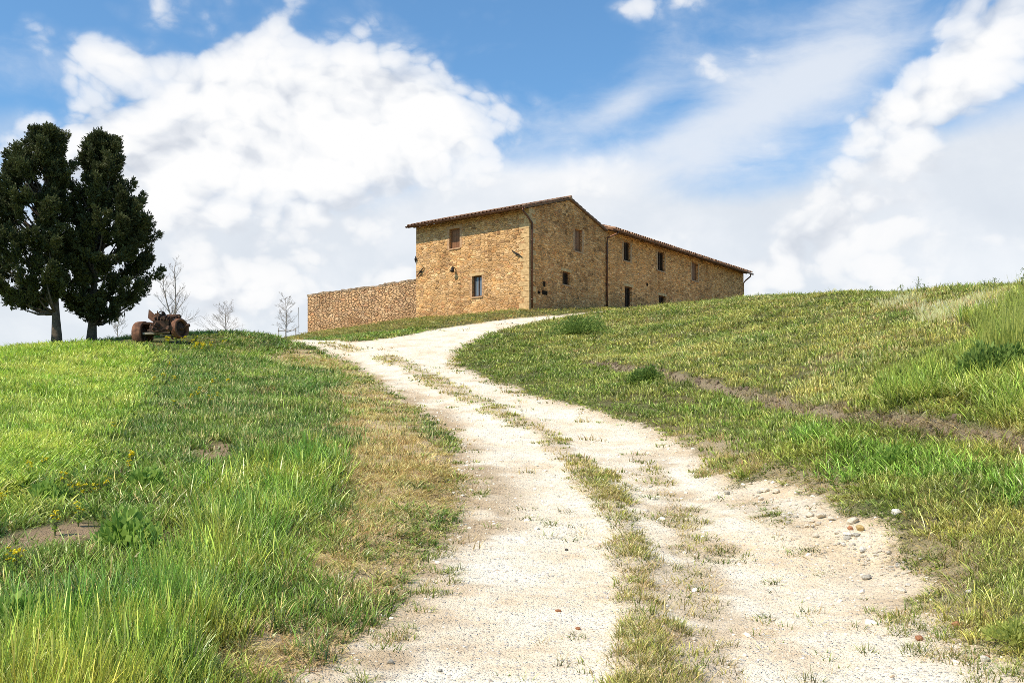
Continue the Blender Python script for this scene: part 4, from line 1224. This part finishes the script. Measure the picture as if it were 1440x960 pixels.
mb.build('engine_block', M_RUST2, trac)
mb = MB()
for i in range(5): mb.tube([tp(222 + i * 4, 455, -.3), tp(221 + i * 4.5, 449 - 2 * (i % 2), -.28), tp(224 + i * 4, 445, -.1)], .03, 7)
mb.tube([tp(212, 466, -.3), tp(226, 468, -.4), tp(242, 463, -.35)], .035, 7)
mb.tube([tp(244, 447, -.1), tp(245, 458, -.1)], .03, 7); mb.tube([tp(248, 446, 0), tp(247.5, 460, 0)], .035, 7)
mb.build('pipes', M_RUST2, trac, True)
mb = MB()  # upright plate, remains of the dash and seat
pl = [tp(208.5, 447), tp(209.5, 435), tp(213, 438), tp(219, 443.5), tp(220.5, 450), tp(214, 452)]
mb.add([p + Vector((0, -.03, 0)) for p in pl] + [p + Vector((0, .03, 0)) for p in pl], [tuple(range(6)), tuple(range(11, 5, -1))] + [(i, 6 + i, 6 + (i + 1) % 6, (i + 1) % 6) for i in range(6)])
mb.build('seat_plate', M_RUST, trac)
mb = MB(); c = tp(229, 443, -.1)
mb.tube([c + Vector((.12 * math.cos(a), -.05 * math.sin(a), .11 * math.sin(a))) for a in np.linspace(0, 2 * math.pi, 18)], .02, 6, cap=False)
mb.tube([c, tp(228, 456, .1)], .025, 6); mb.tube([c + Vector((-.12, 0, 0)), c + Vector((.12, 0, 0))], .014, 6)
mb.build('steering_wheel', M_IRON, trac, True)
mb = MB(); mb.tube([tp(221.5, 448), tp(221.5, 437)], .022, 6); mb.tube([tp(217, 449), tp(219, 441)], .03, 6); mb.build('lever', M_RUST2, trac)
mb = MB(); mb.lathe([(.001, -.24), (.07, -.24), (.085, -.2), (.085, .2), (.07, .24), (.001, .24)], tp(243, 445, .05), (1, .1, .05), 14)
mb.lathe([(.001, 0), (.04, 0), (.06, .1), (.001, .1)], tp(250.5, 446, 0), (1, 0, .3), 10); mb.build('fuel_tank', M_RUST2, trac, True)
mb = MB(); mb.box(tp(224, 469.5, -.1), (.92, .5, .07), Matrix.Rotation(-.05, 3, 'Y')); mb.box(tp(236, 470, 0), (.4, .5, .16)); mb.build('sump', M_PALE, trac)
mb = MB(); mb.tube([tp(204, 473, .05), tp(226, 467, .1), tp(250, 464, .0), tp(265, 459, -.1)], [.05, .06, .06, .035], 8); mb.lathe([(.001, 0), (.06, 0), (.06, .1), (.001, .1)], tp(264, 458.5, -.1), (1, -.2, .2), 10); mb.build('axle', M_RUST2, trac)
mb = MB(); mb.tube([tp(208, 472, -.2), tp(204, 482, -.2)], .025, 6); mb.build('prop', M_RUST2, trac); mb = MB(); mb.tube([tp(240, 470, -.2), tp(246, 478, -.2)], .03, 6); mb.build('prop', M_RUST2, trac)

# ------------------------------------------------------------------ rocks by the track
def rock_mat(name, c1, c2): return simple_mat(name, c1, c2, 3.0, .92, .7, .05)
MR = {'pale': rock_mat('pale_limestone', (.66, .55, .40), (.86, .76, .60)), 'white': rock_mat('white_limestone', (.76, .68, .55), (.90, .83, .71)),
      'grey': rock_mat('grey_stone', (.44, .39, .31), (.62, .56, .46)), 'ochre': rock_mat('ochre_stone', (.52, .34, .12), (.64, .46, .20)),
      'orange': rock_mat('brick_fragment', (.45, .18, .08), (.58, .27, .14)), 'dark': rock_mat('dark_stone', (.07, .06, .05), (.13, .115, .10))}
ROCKS = [
 (1076, 689, 13, 'pale', 'pale rock farthest up the right edge of the track'), (1092, 691, 11, 'pale', 'pale rock touching the farthest rock on the right edge'),
 (1120, 692, 9, 'white', 'small white rock in the grass edge above the rubble'), (1139, 722, 14, 'pale', 'broad pale rock at the upper end of the rubble line'),
 (1155, 724, 15, 'pale', 'pale rock in the middle of the rubble line on the right edge'), (1170, 728, 11, 'pale', 'pale rock just left of the stone cluster'),
 (1198, 733, 14, 'pale', 'flat pale rock on top of the coloured stone cluster'), (1196, 741, 10, 'orange', 'orange brick fragment amid the stone cluster'),
 (1210, 743, 14, 'ochre', 'ochre yellow rock at the right of the stone cluster'), (1193, 753, 13, 'white', 'white rock at the bottom left of the stone cluster'),
 (1204, 754, 11, 'grey', 'grey green rock at the bottom right of the stone cluster'), (1260, 721, 16, 'white', 'white rock lying alone in the right hand grass'),
 (1218, 812, 15, 'grey', 'flat grey rock at the gravel edge below the stone cluster'), (1266, 828, 17, 'pale', 'pale rock half sunk where the gravel meets the grass'),
 (1293, 895, 13, 'orange', 'orange brick fragment on the gravel at lower right'), (1345, 878, 15, 'orange', 'reddish stone in the tan grass at lower right'),
 (1363, 837, 9, 'white', 'small white rock in the tan grass at the right'), (1296, 786, 10, 'pale', 'pale rock between tufts right of the stone cluster'),
 (1385, 925, 16, 'white', 'flat white rock in the bottom right corner'), (1388, 918, 10, 'orange', 'orange stone in the bottom right corner grass'),
 (813, 879, 9, 'orange', 'red brick fragment on the left wheel lane'), (785, 858, 7, 'orange', 'small brown stone on the left wheel lane'),
 (797, 772, 6, 'dark', 'tiny dark stone standing on the left wheel lane'), (549, 925, 11, 'grey', 'grey stone at the lower left edge of the track'),
 (875, 765, 10, 'pale', 'pale rock in the grass strip between the wheel lanes'), (618, 938, 7, 'grey', 'small grey stone at the bottom of the left wheel lane'),
 (1310, 700, 8, 'grey', 'small grey stone in the green grass at the right'),
]
for i, (px, py, s, kind, lab) in enumerate(ROCKS):
    x, y, z = gpt(px, py); rad = s * .60 / FPX * y
    o = stone_mesh('rock', 200 + i, 3, .62, MR[kind], .35, True)
    o.scale = (rad, rad, rad); o.rotation_euler = (rnd.gauss(0, .15), rnd.gauss(0, .15), rnd.random() * 6); o.location = (x, y, z + rad * .34)
    tag(o, lab, 'rock', 'loose rocks beside the track')
# smaller rubble of the right edge
for i in range(110):
    f_ = rnd.random(); px = 1045 + f_ * 235 + rnd.gauss(0, 15); py = 684 + f_ * 128 + rnd.gauss(0, 10)
    x, y, z = gpt(px, py); rad = (1.9 + 3.8 * rnd.random() ** 1.8) / FPX * y
    o = stone_mesh('rubble_stone', 300 + i, 2, .65, MR[rnd.choice(['pale', 'white', 'pale', 'grey'])], .35, True)
    o.scale = (rad, rad, rad); o.rotation_euler = (0, 0, rnd.random() * 6); o.location = (x, y, z + rad * .34)
    tag(o, 'small pale stone in the rubble line along the right track edge', 'stone', 'rubble stones along the right track edge')

# ------------------------------------------------------------------ shrubs, weeds and flowers
M_WEED = leaf_mat('broad_weed_leaves', (.20, .33, .05), (.46, .60, .14), .4, 4)
M_BUSH = leaf_mat('dark_bush_leaves', (.10, .17, .030), (.33, .43, .10), .3, 4)
M_REED = leaf_mat('reed_leaves', (.34, .40, .075), (.62, .62, .18), .45, 3)
def leafy(name, px, py, w, h, n, L, W, mat, label, cat, seed, up=.5, group=None):
    """low bush: many leaves in a flattened dome, on short stems"""
    r = np.random.default_rng(seed); x, y, z = gpt(px, py); S = y / FPX
    root = empty(name, (x, y, z), 0, label, cat, group)
    rw, rh = w * S / 2, h * S
    d = unit(r.normal(size=(n, 3))); d[:, 2] = np.abs(d[:, 2])
    q = r.random((n, 1)) ** .45
    lump = 1 + .35 * np.sin(d[:, :1] * 5 + seed) * np.cos(d[:, 1:2] * 4 + seed * 2)
    C = d * q * lump * np.array([rw, rw * .8, rh]) * .9
    D = unit(d + np.array([0, 0, up]) + r.normal(size=(n, 3)) * .5)
    V, F, U = leaf_quads(C, D, L * (.6 + .8 * r.random(n)), W * (.6 + .8 * r.random(n)), r)
    np_mesh('leaves', V, F, 4, mat, parent=root, uv=U[F.ravel()])
    mb = MB()
    for k in range(9):
        a = k * .7; mb.tube([(0, 0, -.05), (rw * .35 * math.cos(a), rw * .3 * math.sin(a), rh * .4), (rw * .55 * math.cos(a), rw * .45 * math.sin(a), rh * .75)], [.012, .008, .004], 5)
    mb.build('stems', mat, root)
    return root
leafy('leafy_bush', 818, 472, 88, 25, 5200, .09, .03, M_BUSH, 'dark low spreading bush on the bank above the track bend', 'bush', 31)
leafy('leafy_bush', 910, 541, 50, 20, 2600, .08, .028, M_BUSH, 'small dark bush at the foot of the bank beside bare soil', 'bush', 32)
leafy('leafy_bush', 1255, 664, 40, 34, 700, .07, .035, M_WEED, 'broad leaved green weed in the lush grass below the scarp', 'weed', 33, .7)
leafy('leafy_bush', 1395, 538, 110, 42, 4200, .10, .03, M_BUSH, 'dark tangled bush below the tall reeds at right edge', 'bush', 34)
leafy('leafy_bush', 1436, 898, 110, 26, 1100, .04, .014, M_REED, 'green weed clump in the bottom right corner', 'weed', 36, .6)
leafy('leafy_bush', 20, 905, 75, 50, 520, .09, .035, M_WEED, 'broad leaved green weed at the bottom left corner', 'weed', 37, .8)

def dock_plant(px, py, w, label, seed, n=80):
    r = random.Random(seed); x, y, z = gpt(px, py); S = y / FPX
    root = empty('dock_plant', (x, y, z), 0, label, 'weed')
    R = w * S / 2; mb = MB()
    for i in range(n):
        a = i * 2.4 + r.random(); L = R * (.45 + .65 * r.random()); el = .3 + 1.0 * r.random(); W = L * .17
        ca, sa = math.cos(a), math.sin(a); o0 = r.random() * R * .35
        row = []; m = 6
        for k in range(m + 1):
            f_ = k / m; rr = o0 + L * f_ * math.cos(el * (1 - .6 * f_)); zz = L * (math.sin(el) * f_ * 1.15 - .45 * f_ * f_) + .05
            ww = W * math.sin(math.pi * min(f_ * .9 + .1, .98)) * (1 + .15 * math.sin(k * 3 + i))
            row += [(ca * rr - sa * ww, sa * rr + ca * ww, zz + .25 * ww), (ca * rr, sa * rr, zz), (ca * rr + sa * ww, sa * rr - ca * ww, zz + .25 * ww)]
        fs = []
        for k in range(m): fs += [(3*k, 3*k+1, 3*k+4, 3*k+3), (3*k+1, 3*k+2, 3*k+5, 3*k+4)]
        tone = r.random(); mb.add(row, fs, 0, [[(tone, .5)] * 4 for _ in fs])
    mb.build('leaves', M_WEED, root, True)
    mb = MB(); mb.tube([(0, 0, -.05), (0, .01, .06)], [.03, .02], 7); mb.build('crown_root', M_BUSH, root)
leafy('dock_plant', 178, 778, 96, 44, 420, .10, .05, M_WEED, 'large broad leaved dock plant in the left meadow', 'weed', 5, .9)
leafy('dock_plant', 206, 694, 54, 24, 260, .10, .045, M_WEED, 'smaller leafy dock clump higher in the left meadow', 'weed', 6, .9)
leafy('dock_plant', 70, 712, 60, 26, 280, .10, .045, M_WEED, 'leafy dock clump among yellow flowers at left', 'weed', 7, .9)

# tall reed clump at the right edge
def reeds(px, py, w, h, n, label, seed, lw=.016):
    r = random.Random(seed); x, y, z = gpt(px, py); S = y / FPX
    root = empty('reed_clump', (x, y, z), 0, label, 'reeds'); mb = MB()
    for i in range(n):
        a = r.random() * 6.28; q = math.sqrt(r.random()) * w * S / 2; bx, by = q * math.cos(a), q * .7 * math.sin(a)
        H = h * S * (.55 + .5 * r.random()); la = a + r.gauss(0, .6); ln = .08 + .22 * r.random(); W = lw * (.6 + .7 * r.random()); fa = r.random() * 3.14
        row = []; m = 5
        for k in range(m + 1):
            f_ = k / m; off = ln * H * f_ ** 2.2; ww = W * (1 - f_ ** 1.6 * .92) / 2
            px_, py_, pz_ = bx + math.cos(la) * off, by + math.sin(la) * off, H * f_ * (1 - .12 * f_ * ln) - .03
            row += [(px_ - math.cos(fa) * ww, py_ - math.sin(fa) * ww, pz_), (px_ + math.cos(fa) * ww, py_ + math.sin(fa) * ww, pz_)]
        fs = [(2*k, 2*k+1, 2*k+3, 2*k+2) for k in range(m)]
        t_ = r.random(); mb.add(row, fs, 0, [[(t_, .5)] * 4 for _ in fs])
    mb.build('blades', M_REED, root, True); return root
reeds(1416, 520, 70, 112, 230, 'tall dense clump of green reeds at the right edge', 3)
reeds(1452, 500, 80, 110, 200, 'reed clump cut off by the right edge of the view', 4)

# tall weeds standing on the right crest
M_STALK = simple_mat('weed_stalk', (.12, .15, .05), (.22, .21, .09), 6, .8, .2, .005)
def tall_weed(px, py, h, seed, label):
    r = random.Random(seed); x, y, z = gpt(px, py); S = y / FPX; H = h * S
    H *= .8
    root = empty('tall_weed', (x, y, z), 0, label, 'weed', 'tall weeds along the right crest')
    mb = MB(); lean = r.gauss(0, .12)
    pts = [(lean * H * (k / 5) ** 2, 0, H * k / 5) for k in range(6)]; mb.tube(pts, [.012, .011, .01, .009, .008, .006], 5)
    for k in range(7):
        f_ = .35 + .6 * r.random(); b = Vector((lean * H * f_ ** 2, 0, H * f_)); a = r.random() * 6.28
        mb.tube([b, b + Vector((math.cos(a), math.sin(a), 1.1)) * H * .14], [.007, .004], 4)
    mb.build('stalk', M_STALK, root)
    n = 34; g = np.random.default_rng(seed); f_ = g.random(n) ** .8
    C = np.stack([lean * H * f_ ** 2 + g.normal(size=n) * .05, g.normal(size=n) * .05, H * (.15 + .85 * f_)], 1); D = unit(g.normal(size=(n, 3)) + np.array([0, 0, .5]))
    V, F, U = leaf_quads(C, D, .03 + .035 * g.random(n), .012 + .01 * g.random(n), g); np_mesh('leaves', V, F, 4, M_BUSH, parent=root, uv=U[F.ravel()])
for i, (px, py, h, lab) in enumerate([(1225, 418, 17, 'thin weed on the crest between farmhouse and straw patch'), (1268, 417, 16, 'leafy weed on the crest left of the straw patch'), (1290, 417, 30, 'tallest thin weed on the crest above the straw patch'),
        (1301, 417, 18, 'shorter weed right beside the tallest crest weed'), (1337, 416, 13, 'small weed on the crest right of the straw patch'), (1385, 414, 17, 'bushy weed on the crest near the right edge'),
        (1397, 414, 24, 'upright weed on the crest near the reeds'), (1437, 412, 34, 'tall weed on the crest at the very right edge')]):
    tall_weed(px, py, h, 60 + i, lab)

# yellow flowers
def flower_mat():
    return simple_mat('yellow_petals', (.86, .70, .02), (.92, .80, .06), 8, .6, .1, .002)
M_PETAL = flower_mat()
def flower(px, py, s, seed, label, group):
    r = random.Random(seed); x, y, z = gpt(px, py + s * 1.5); S = y / FPX
    root = empty('yellow_flower', (x, y, z), 0, label, 'flower', group)
    H = max(.20, s * 2.6 * S); st = MB(); pe = MB(); lf = MB()
    for k in range(6 + int(s / 2)):
        a = r.random() * 6.28; q = s * .75 * S * r.random() ** .6; hh = H * (.6 + .5 * r.random()); tip = Vector((q * math.cos(a), q * math.sin(a), hh))
        st.tube([(0, 0, -.02), tip * .5 + Vector((0, 0, .03)), tip], .0022, 4, cap=False)
        for hd in range(2):
            tp_ = tip + Vector((r.gauss(0, 1), r.gauss(0, 1), r.gauss(0, .6))) * s * .12 * S
            R = max(s * .26 * S, .012) * (.7 + .6 * r.random()); n = 6; tilt = r.random()
            for j in range(n):
                b = j * 6.283 / n + tilt; c = Vector((math.cos(b), math.sin(b), .35 + .6 * (j % 2))); d = Vector((-math.sin(b), math.cos(b), 0))
                pe.add([tp_, tp_ + c * R * .6 + d * R * .45, tp_ + c * R, tp_ + c * R * .6 - d * R * .45], [(0, 1, 2, 3)])
        for j in range(3):
            f_ = .2 + .5 * r.random(); p = tip * f_; b = r.random() * 6.28; c = Vector((math.cos(b), math.sin(b), .5)); d = Vector((-math.sin(b), math.cos(b), 0)); L = H * .28
            lf.add([p, p + c * L * .5 + d * L * .2, p + c * L, p + c * L * .5 - d * L * .2], [(0, 1, 2, 3)], 0, [[(r.random(), .5)] * 4])
    lf.build('leaves', M_WEED, root)
    st.build('stem', M_STALK, root); pe.build('petals', M_PETAL, root)
G1 = 'yellow flowers in the left meadow'
for i, (px, py, s, lab) in enumerate([(185, 647, 9, 'yellow flower cluster in the middle of the left meadow'), (42, 674, 8, 'yellow flower at the edge of the wheat'), (88, 692, 7, 'yellow flower just above the leafy rosette'),
      (100, 705, 6, 'small yellow flower below the leafy rosette'), (115, 704, 9, 'bright yellow flower left of the dock plant'), (133, 706, 7, 'yellow flower nearest above the dock plant'), (150, 697, 6, 'pale yellow flower above the dock plant'),
      (110, 740, 9, 'yellow flower beside the bare soil at left'), (77, 752, 9, 'yellow flower over the bare soil at left'), (25, 808, 10, 'yellow flower in the weeds near the left border'), (2, 712, 10, 'yellow flower cut by the left border'),
      (12, 810, 6, 'small yellow flower next to the left border'), (180, 672, 6, 'small yellow flower under the meadow cluster'), (62, 668, 6, 'faint yellow flower by the wheat edge')]):
    flower(px, py, s, 500 + i, lab, G1)
rf = random.Random(77)
for i in range(14):
    px = 270 + rf.gauss(0, 18); py = 483 + rf.gauss(0, 5)
    if py < 476: py = 477
    flower(px, py, 4.5, 600 + i, 'tiny yellow flower on the grassy crest below the tractor', 'yellow flowers on the crest below the tractor')
for i in range(14):
    px = 60 + 160 * rf.random(); px = 235 + rf.gauss(0, 40); py = 545 + rf.gauss(0, 28)
    flower(px, py, 4.5, 700 + i, 'tiny yellow flower scattered along the wheat field edge', 'yellow flowers along the wheat field edge')

# ------------------------------------------------------------------ sky, clouds and sun
world = bpy.data.worlds.new('World'); sc.world = world; world.use_nodes = True
t = NT(world.node_tree); t.n.clear()
SUN_EL = R_(50); hx, hy = -.83, -.56; hn = math.hypot(hx, hy); hx /= hn; hy /= hn
world.cycles.sampling_method = 'NONE'
sky = t('ShaderNodeTexSky', sky_type='NISHITA'); sky.sun_disc = False
sky.sun_elevation = SUN_EL; sky.sun_rotation = math.atan2(hx, hy); sky.air_density = 1.0; sky.dust_density = .6; sky.ozone_density = 1.6
tc = t('ShaderNodeTexCoord'); dirv = tc.outputs['Generated']
sep = t('ShaderNodeSeparateXYZ'); t.l.new(dirv, sep.inputs[0])
az = t.math('ARCTAN2', sep.outputs[0], sep.outputs[1]); el = t.math('ARCSINE', sep.outputs[2])
cv = t('ShaderNodeCombineXYZ', {0: az, 1: el}); ae = cv.outputs[0]
def AE(px, py):
    a = (px - HX) / FPX; b = (HY - py) / FPX
    return math.atan(a), math.atan(b / math.sqrt(1 + a * a))
def blob(px, py, rx, ry, ang, wgt):
    a, e = AE(px, py)
    mp = t('ShaderNodeMapping', {'Location': (a, e, 0), 'Rotation': (0, 0, R_(ang)), 'Scale': (rx / FPX, ry / FPX, 1)}, vector_type='TEXTURE'); t.l.new(ae, mp.inputs[0])
    d = t('ShaderNodeVectorMath', operation='DOT_PRODUCT'); t.l.new(mp.outputs[0], d.inputs[0]); t.l.new(mp.outputs[0], d.inputs[1])
    return t.math('MULTIPLY', t.math('EXPONENT', t.math('MULTIPLY', d.outputs['Value'], -1.0)), wgt)
def total(bs):
    o = bs[0]
    for b in bs[1:]: o = t.math('ADD', o, b)
    return o
# cumulus bank (left), tower (lower left), right bright banks
cum = total([blob(130, 70, 95, 28, -12, .62), blob(230, 105, 90, 32, -15, .5), blob(345, 75, 70, 32, 30, .52), blob(395, 35, 40, 22, 45, .35), blob(345, 188, 205, 62, 8, .95), blob(500, 150, 160, 62, -6, .95), blob(615, 130, 60, 52, 50, .62), blob(560, 205, 180, 70, 0, .55),
             blob(170, 235, 130, 70, 0, .55), blob(330, 270, 300, 80, 0, .6), blob(345, 400, 75, 52, 0, .85), blob(560, 388, 60, 20, 10, .6), blob(1350, 110, 170, 52, 40, .9), blob(1240, 165, 80, 40, 20, .5), blob(1440, 60, 90, 120, 20, .7),
             blob(1140, 345, 130, 45, 25, .7), blob(1290, 310, 190, 50, 5, .5), blob(925, 3, 120, 20, 3, .44), blob(985, 95, 70, 30, -25, .34), blob(1030, 225, 80, 26, 10, .38), blob(1350, 395, 300, 60, 0, .4)])
strat = total([blob(430, 390, 700, 110, 0, .9), blob(1200, 385, 640, 110, 0, 1.0), blob(740, 268, 170, 36, 0, .5), blob(1390, 255, 220, 95, 15, .85), blob(800, 490, 1500, 120, 0, .8), blob(20, 185, 110, 40, 0, .4)])
wisp = total([blob(1010, 178, 300, 34, 18, .58), blob(870, 152, 70, 20, 24, .5), blob(1060, 80, 200, 60, 5, .26), blob(1200, 40, 110, 50, 20, .40), blob(60, 110, 160, 50, 0, .25), blob(740, 190, 80, 36, 30, .3), blob(900, 250, 240, 30, 12, .4), blob(1120, 215, 220, 60, 12, .42), blob(960, 60, 160, 60, -20, .22), blob(560, 60, 120, 40, 0, .22)])
# generic cover for the part of the sky outside the view
behind = t.sm(t.math('ABSOLUTE', az), .55, .9); high = t.sm(el, .55, .8); outv = t.math('MAXIMUM', behind, high)
nA = t('ShaderNodeMapping', {'Scale': (1, 1, 1.4)}); t.l.new(dirv, nA.inputs[0])
wn = t('ShaderNodeTexNoise', {'Scale': 9.0, 'Detail': 4.0}); t.l.new(nA.outputs[0], wn.inputs['Vector'])
w1 = t('ShaderNodeVectorMath', {1: (.5, .5, .5)}, operation='SUBTRACT'); t.l.new(wn.outputs['Color'], w1.inputs[0])
w2_ = t('ShaderNodeVectorMath', operation='SCALE'); t.l.new(w1.outputs[0], w2_.inputs[0]); w2_.inputs['Scale'].default_value = .055
wv = t('ShaderNodeVectorMath', operation='ADD'); t.l.new(nA.outputs[0], wv.inputs[0]); t.l.new(w2_.outputs[0], wv.inputs[1])
def puffs(off):
    o = t('ShaderNodeVectorMath', {1: off}, operation='ADD'); t.l.new(wv.outputs[0], o.inputs[0])
    acc = None
    for sc_, wt in ((13.0, .55), (31.0, .30), (72.0, .14)):
        v = t('ShaderNodeTexVoronoi', {'Scale': sc_}, feature='F1'); t.l.new(o.outputs[0], v.inputs['Vector'])
        q = t.math('MULTIPLY', t.math('SUBTRACT', .30, t.math('POWER', v.outputs['Distance'], 2.0)), wt)
        acc = q if acc is None else t.math('ADD', acc, q)
    n_ = t.noise(o.outputs[0], 6.0, 8, .6)
    return t.math('ADD', acc, t.math('MULTIPLY', t.math('SUBTRACT', n_, .5), 1.0)), n_
p0, n_c = puffs((0, 0, 0))
p1, n_o = puffs((-.016, -.004, .022))
mw = t('ShaderNodeMapping', {'Rotation': (0, R_(20), 0), 'Scale': (1.6, 1.6, 4.2)}); t.l.new(wv.outputs[0], mw.inputs[0])
n_w = t.noise(mw.outputs[0], 4.0, 8, .58, .25)
n_s = t.noise(nA.outputs[0], 3.6, 7, .55, .3)
fld = t.math('ADD', t.math('MULTIPLY', cum, .62), p0)
fld = t.math('ADD', fld, t.math('MULTIPLY', outv, .05))
dC = t.math('ADD', t.math('MULTIPLY', t.sm(fld, .23, .42), .52), t.math('MULTIPLY', t.sm(fld, .08, .80), .48))
dS = t.sm(t.math('ADD', strat, t.math('ADD', t.math('MULTIPLY', t.math('SUBTRACT', n_s, .5), .8), t.math('MULTIPLY', t.math('SUBTRACT', n_c, .5), .5))), .10, .85)
dW = t.math('MULTIPLY', t.sm(t.math('ADD', wisp, t.math('ADD', t.math('MULTIPLY', t.math('SUBTRACT', n_w, .5), 1.2), t.math('MULTIPLY', t.math('SUBTRACT', n_c, .5), .9))), .06, .95), .85)
# the lit side of every puff faces the sun, the far side turns grey
rel = t.math('ADD', t.math('MULTIPLY', t.math('SUBTRACT', p0, p1), 2.4), .70)
rel = t.math('ADD', rel, t.math('MULTIPLY', t.math('SUBTRACT', n_s, .5), 1.0))
rel = t.math('ADD', rel, t.math('MULTIPLY', t.math('SUBTRACT', cum, .7), .18), clamp=True)
cc = t.ramp(rel, [(.0, (.66, .70, .77)), (.35, (.80, .83, .88)), (.62, (.93, .945, .965)), (.9, (1.0, 1.0, 1.0))])
sclr = t.ramp(t.math('ADD', t.math('MULTIPLY', n_s, .6), t.math('MULTIPLY', n_c, .4)), [(.34, (.71, .75, .81)), (.5, (.80, .835, .88)), (.62, (.95, .96, .975))])
skyc = t('ShaderNodeVectorMath', {1: (.108, .156, .180)}, operation='MULTIPLY'); t.l.new(sky.outputs[0], skyc.inputs[0])
c0 = t.mix(dW, skyc.outputs[0], (.84, .88, .94))
c0 = t.mix(t.math('MULTIPLY', dS, .93), c0, sclr)
c0 = t.mix(dC, c0, cc)
bg = t('ShaderNodeBackground', {'Strength': 1.0}); t.l.new(c0, bg.inputs[0])
wo = t('ShaderNodeOutputWorld'); t.l.new(bg.outputs[0], wo.inputs[0])

sd = bpy.data.lights.new('sun', 'SUN'); sd.energy = 5.0; sd.angle = R_(.55); sd.color = (1.0, .91, .77)
so = bpy.data.objects.new('sun', sd); COL.objects.link(so)
dv = Vector((hx * math.cos(SUN_EL), hy * math.cos(SUN_EL), math.sin(SUN_EL)))
so.rotation_euler = dv.to_track_quat('Z', 'Y').to_euler(); so.location = (-30, -10, 40)

# ------------------------------------------------------------------ camera and render settings
cd = bpy.data.cameras.new('camera'); cam = bpy.data.objects.new('camera', cd); COL.objects.link(cam)
cam.location = (0, 0, EYE); cam.rotation_euler = (R_(90), 0, 0)
cd.sensor_width = 36; cd.lens = FPX / 1440 * 36; cd.shift_y = (HY - 480) / 1440; cd.clip_start = .05; cd.clip_end = 8000
sc.camera = cam
sc.view_settings.view_transform = 'Standard'; sc.view_settings.look = 'None'; sc.view_settings.exposure = 0
sc.render.engine = 'CYCLES'
cy = sc.cycles; cy.max_bounces = 6; cy.diffuse_bounces = 3; cy.transmission_bounces = 4; cy.use_denoising = False; cy.filter_width = .85
cy.sample_clamp_indirect = 6
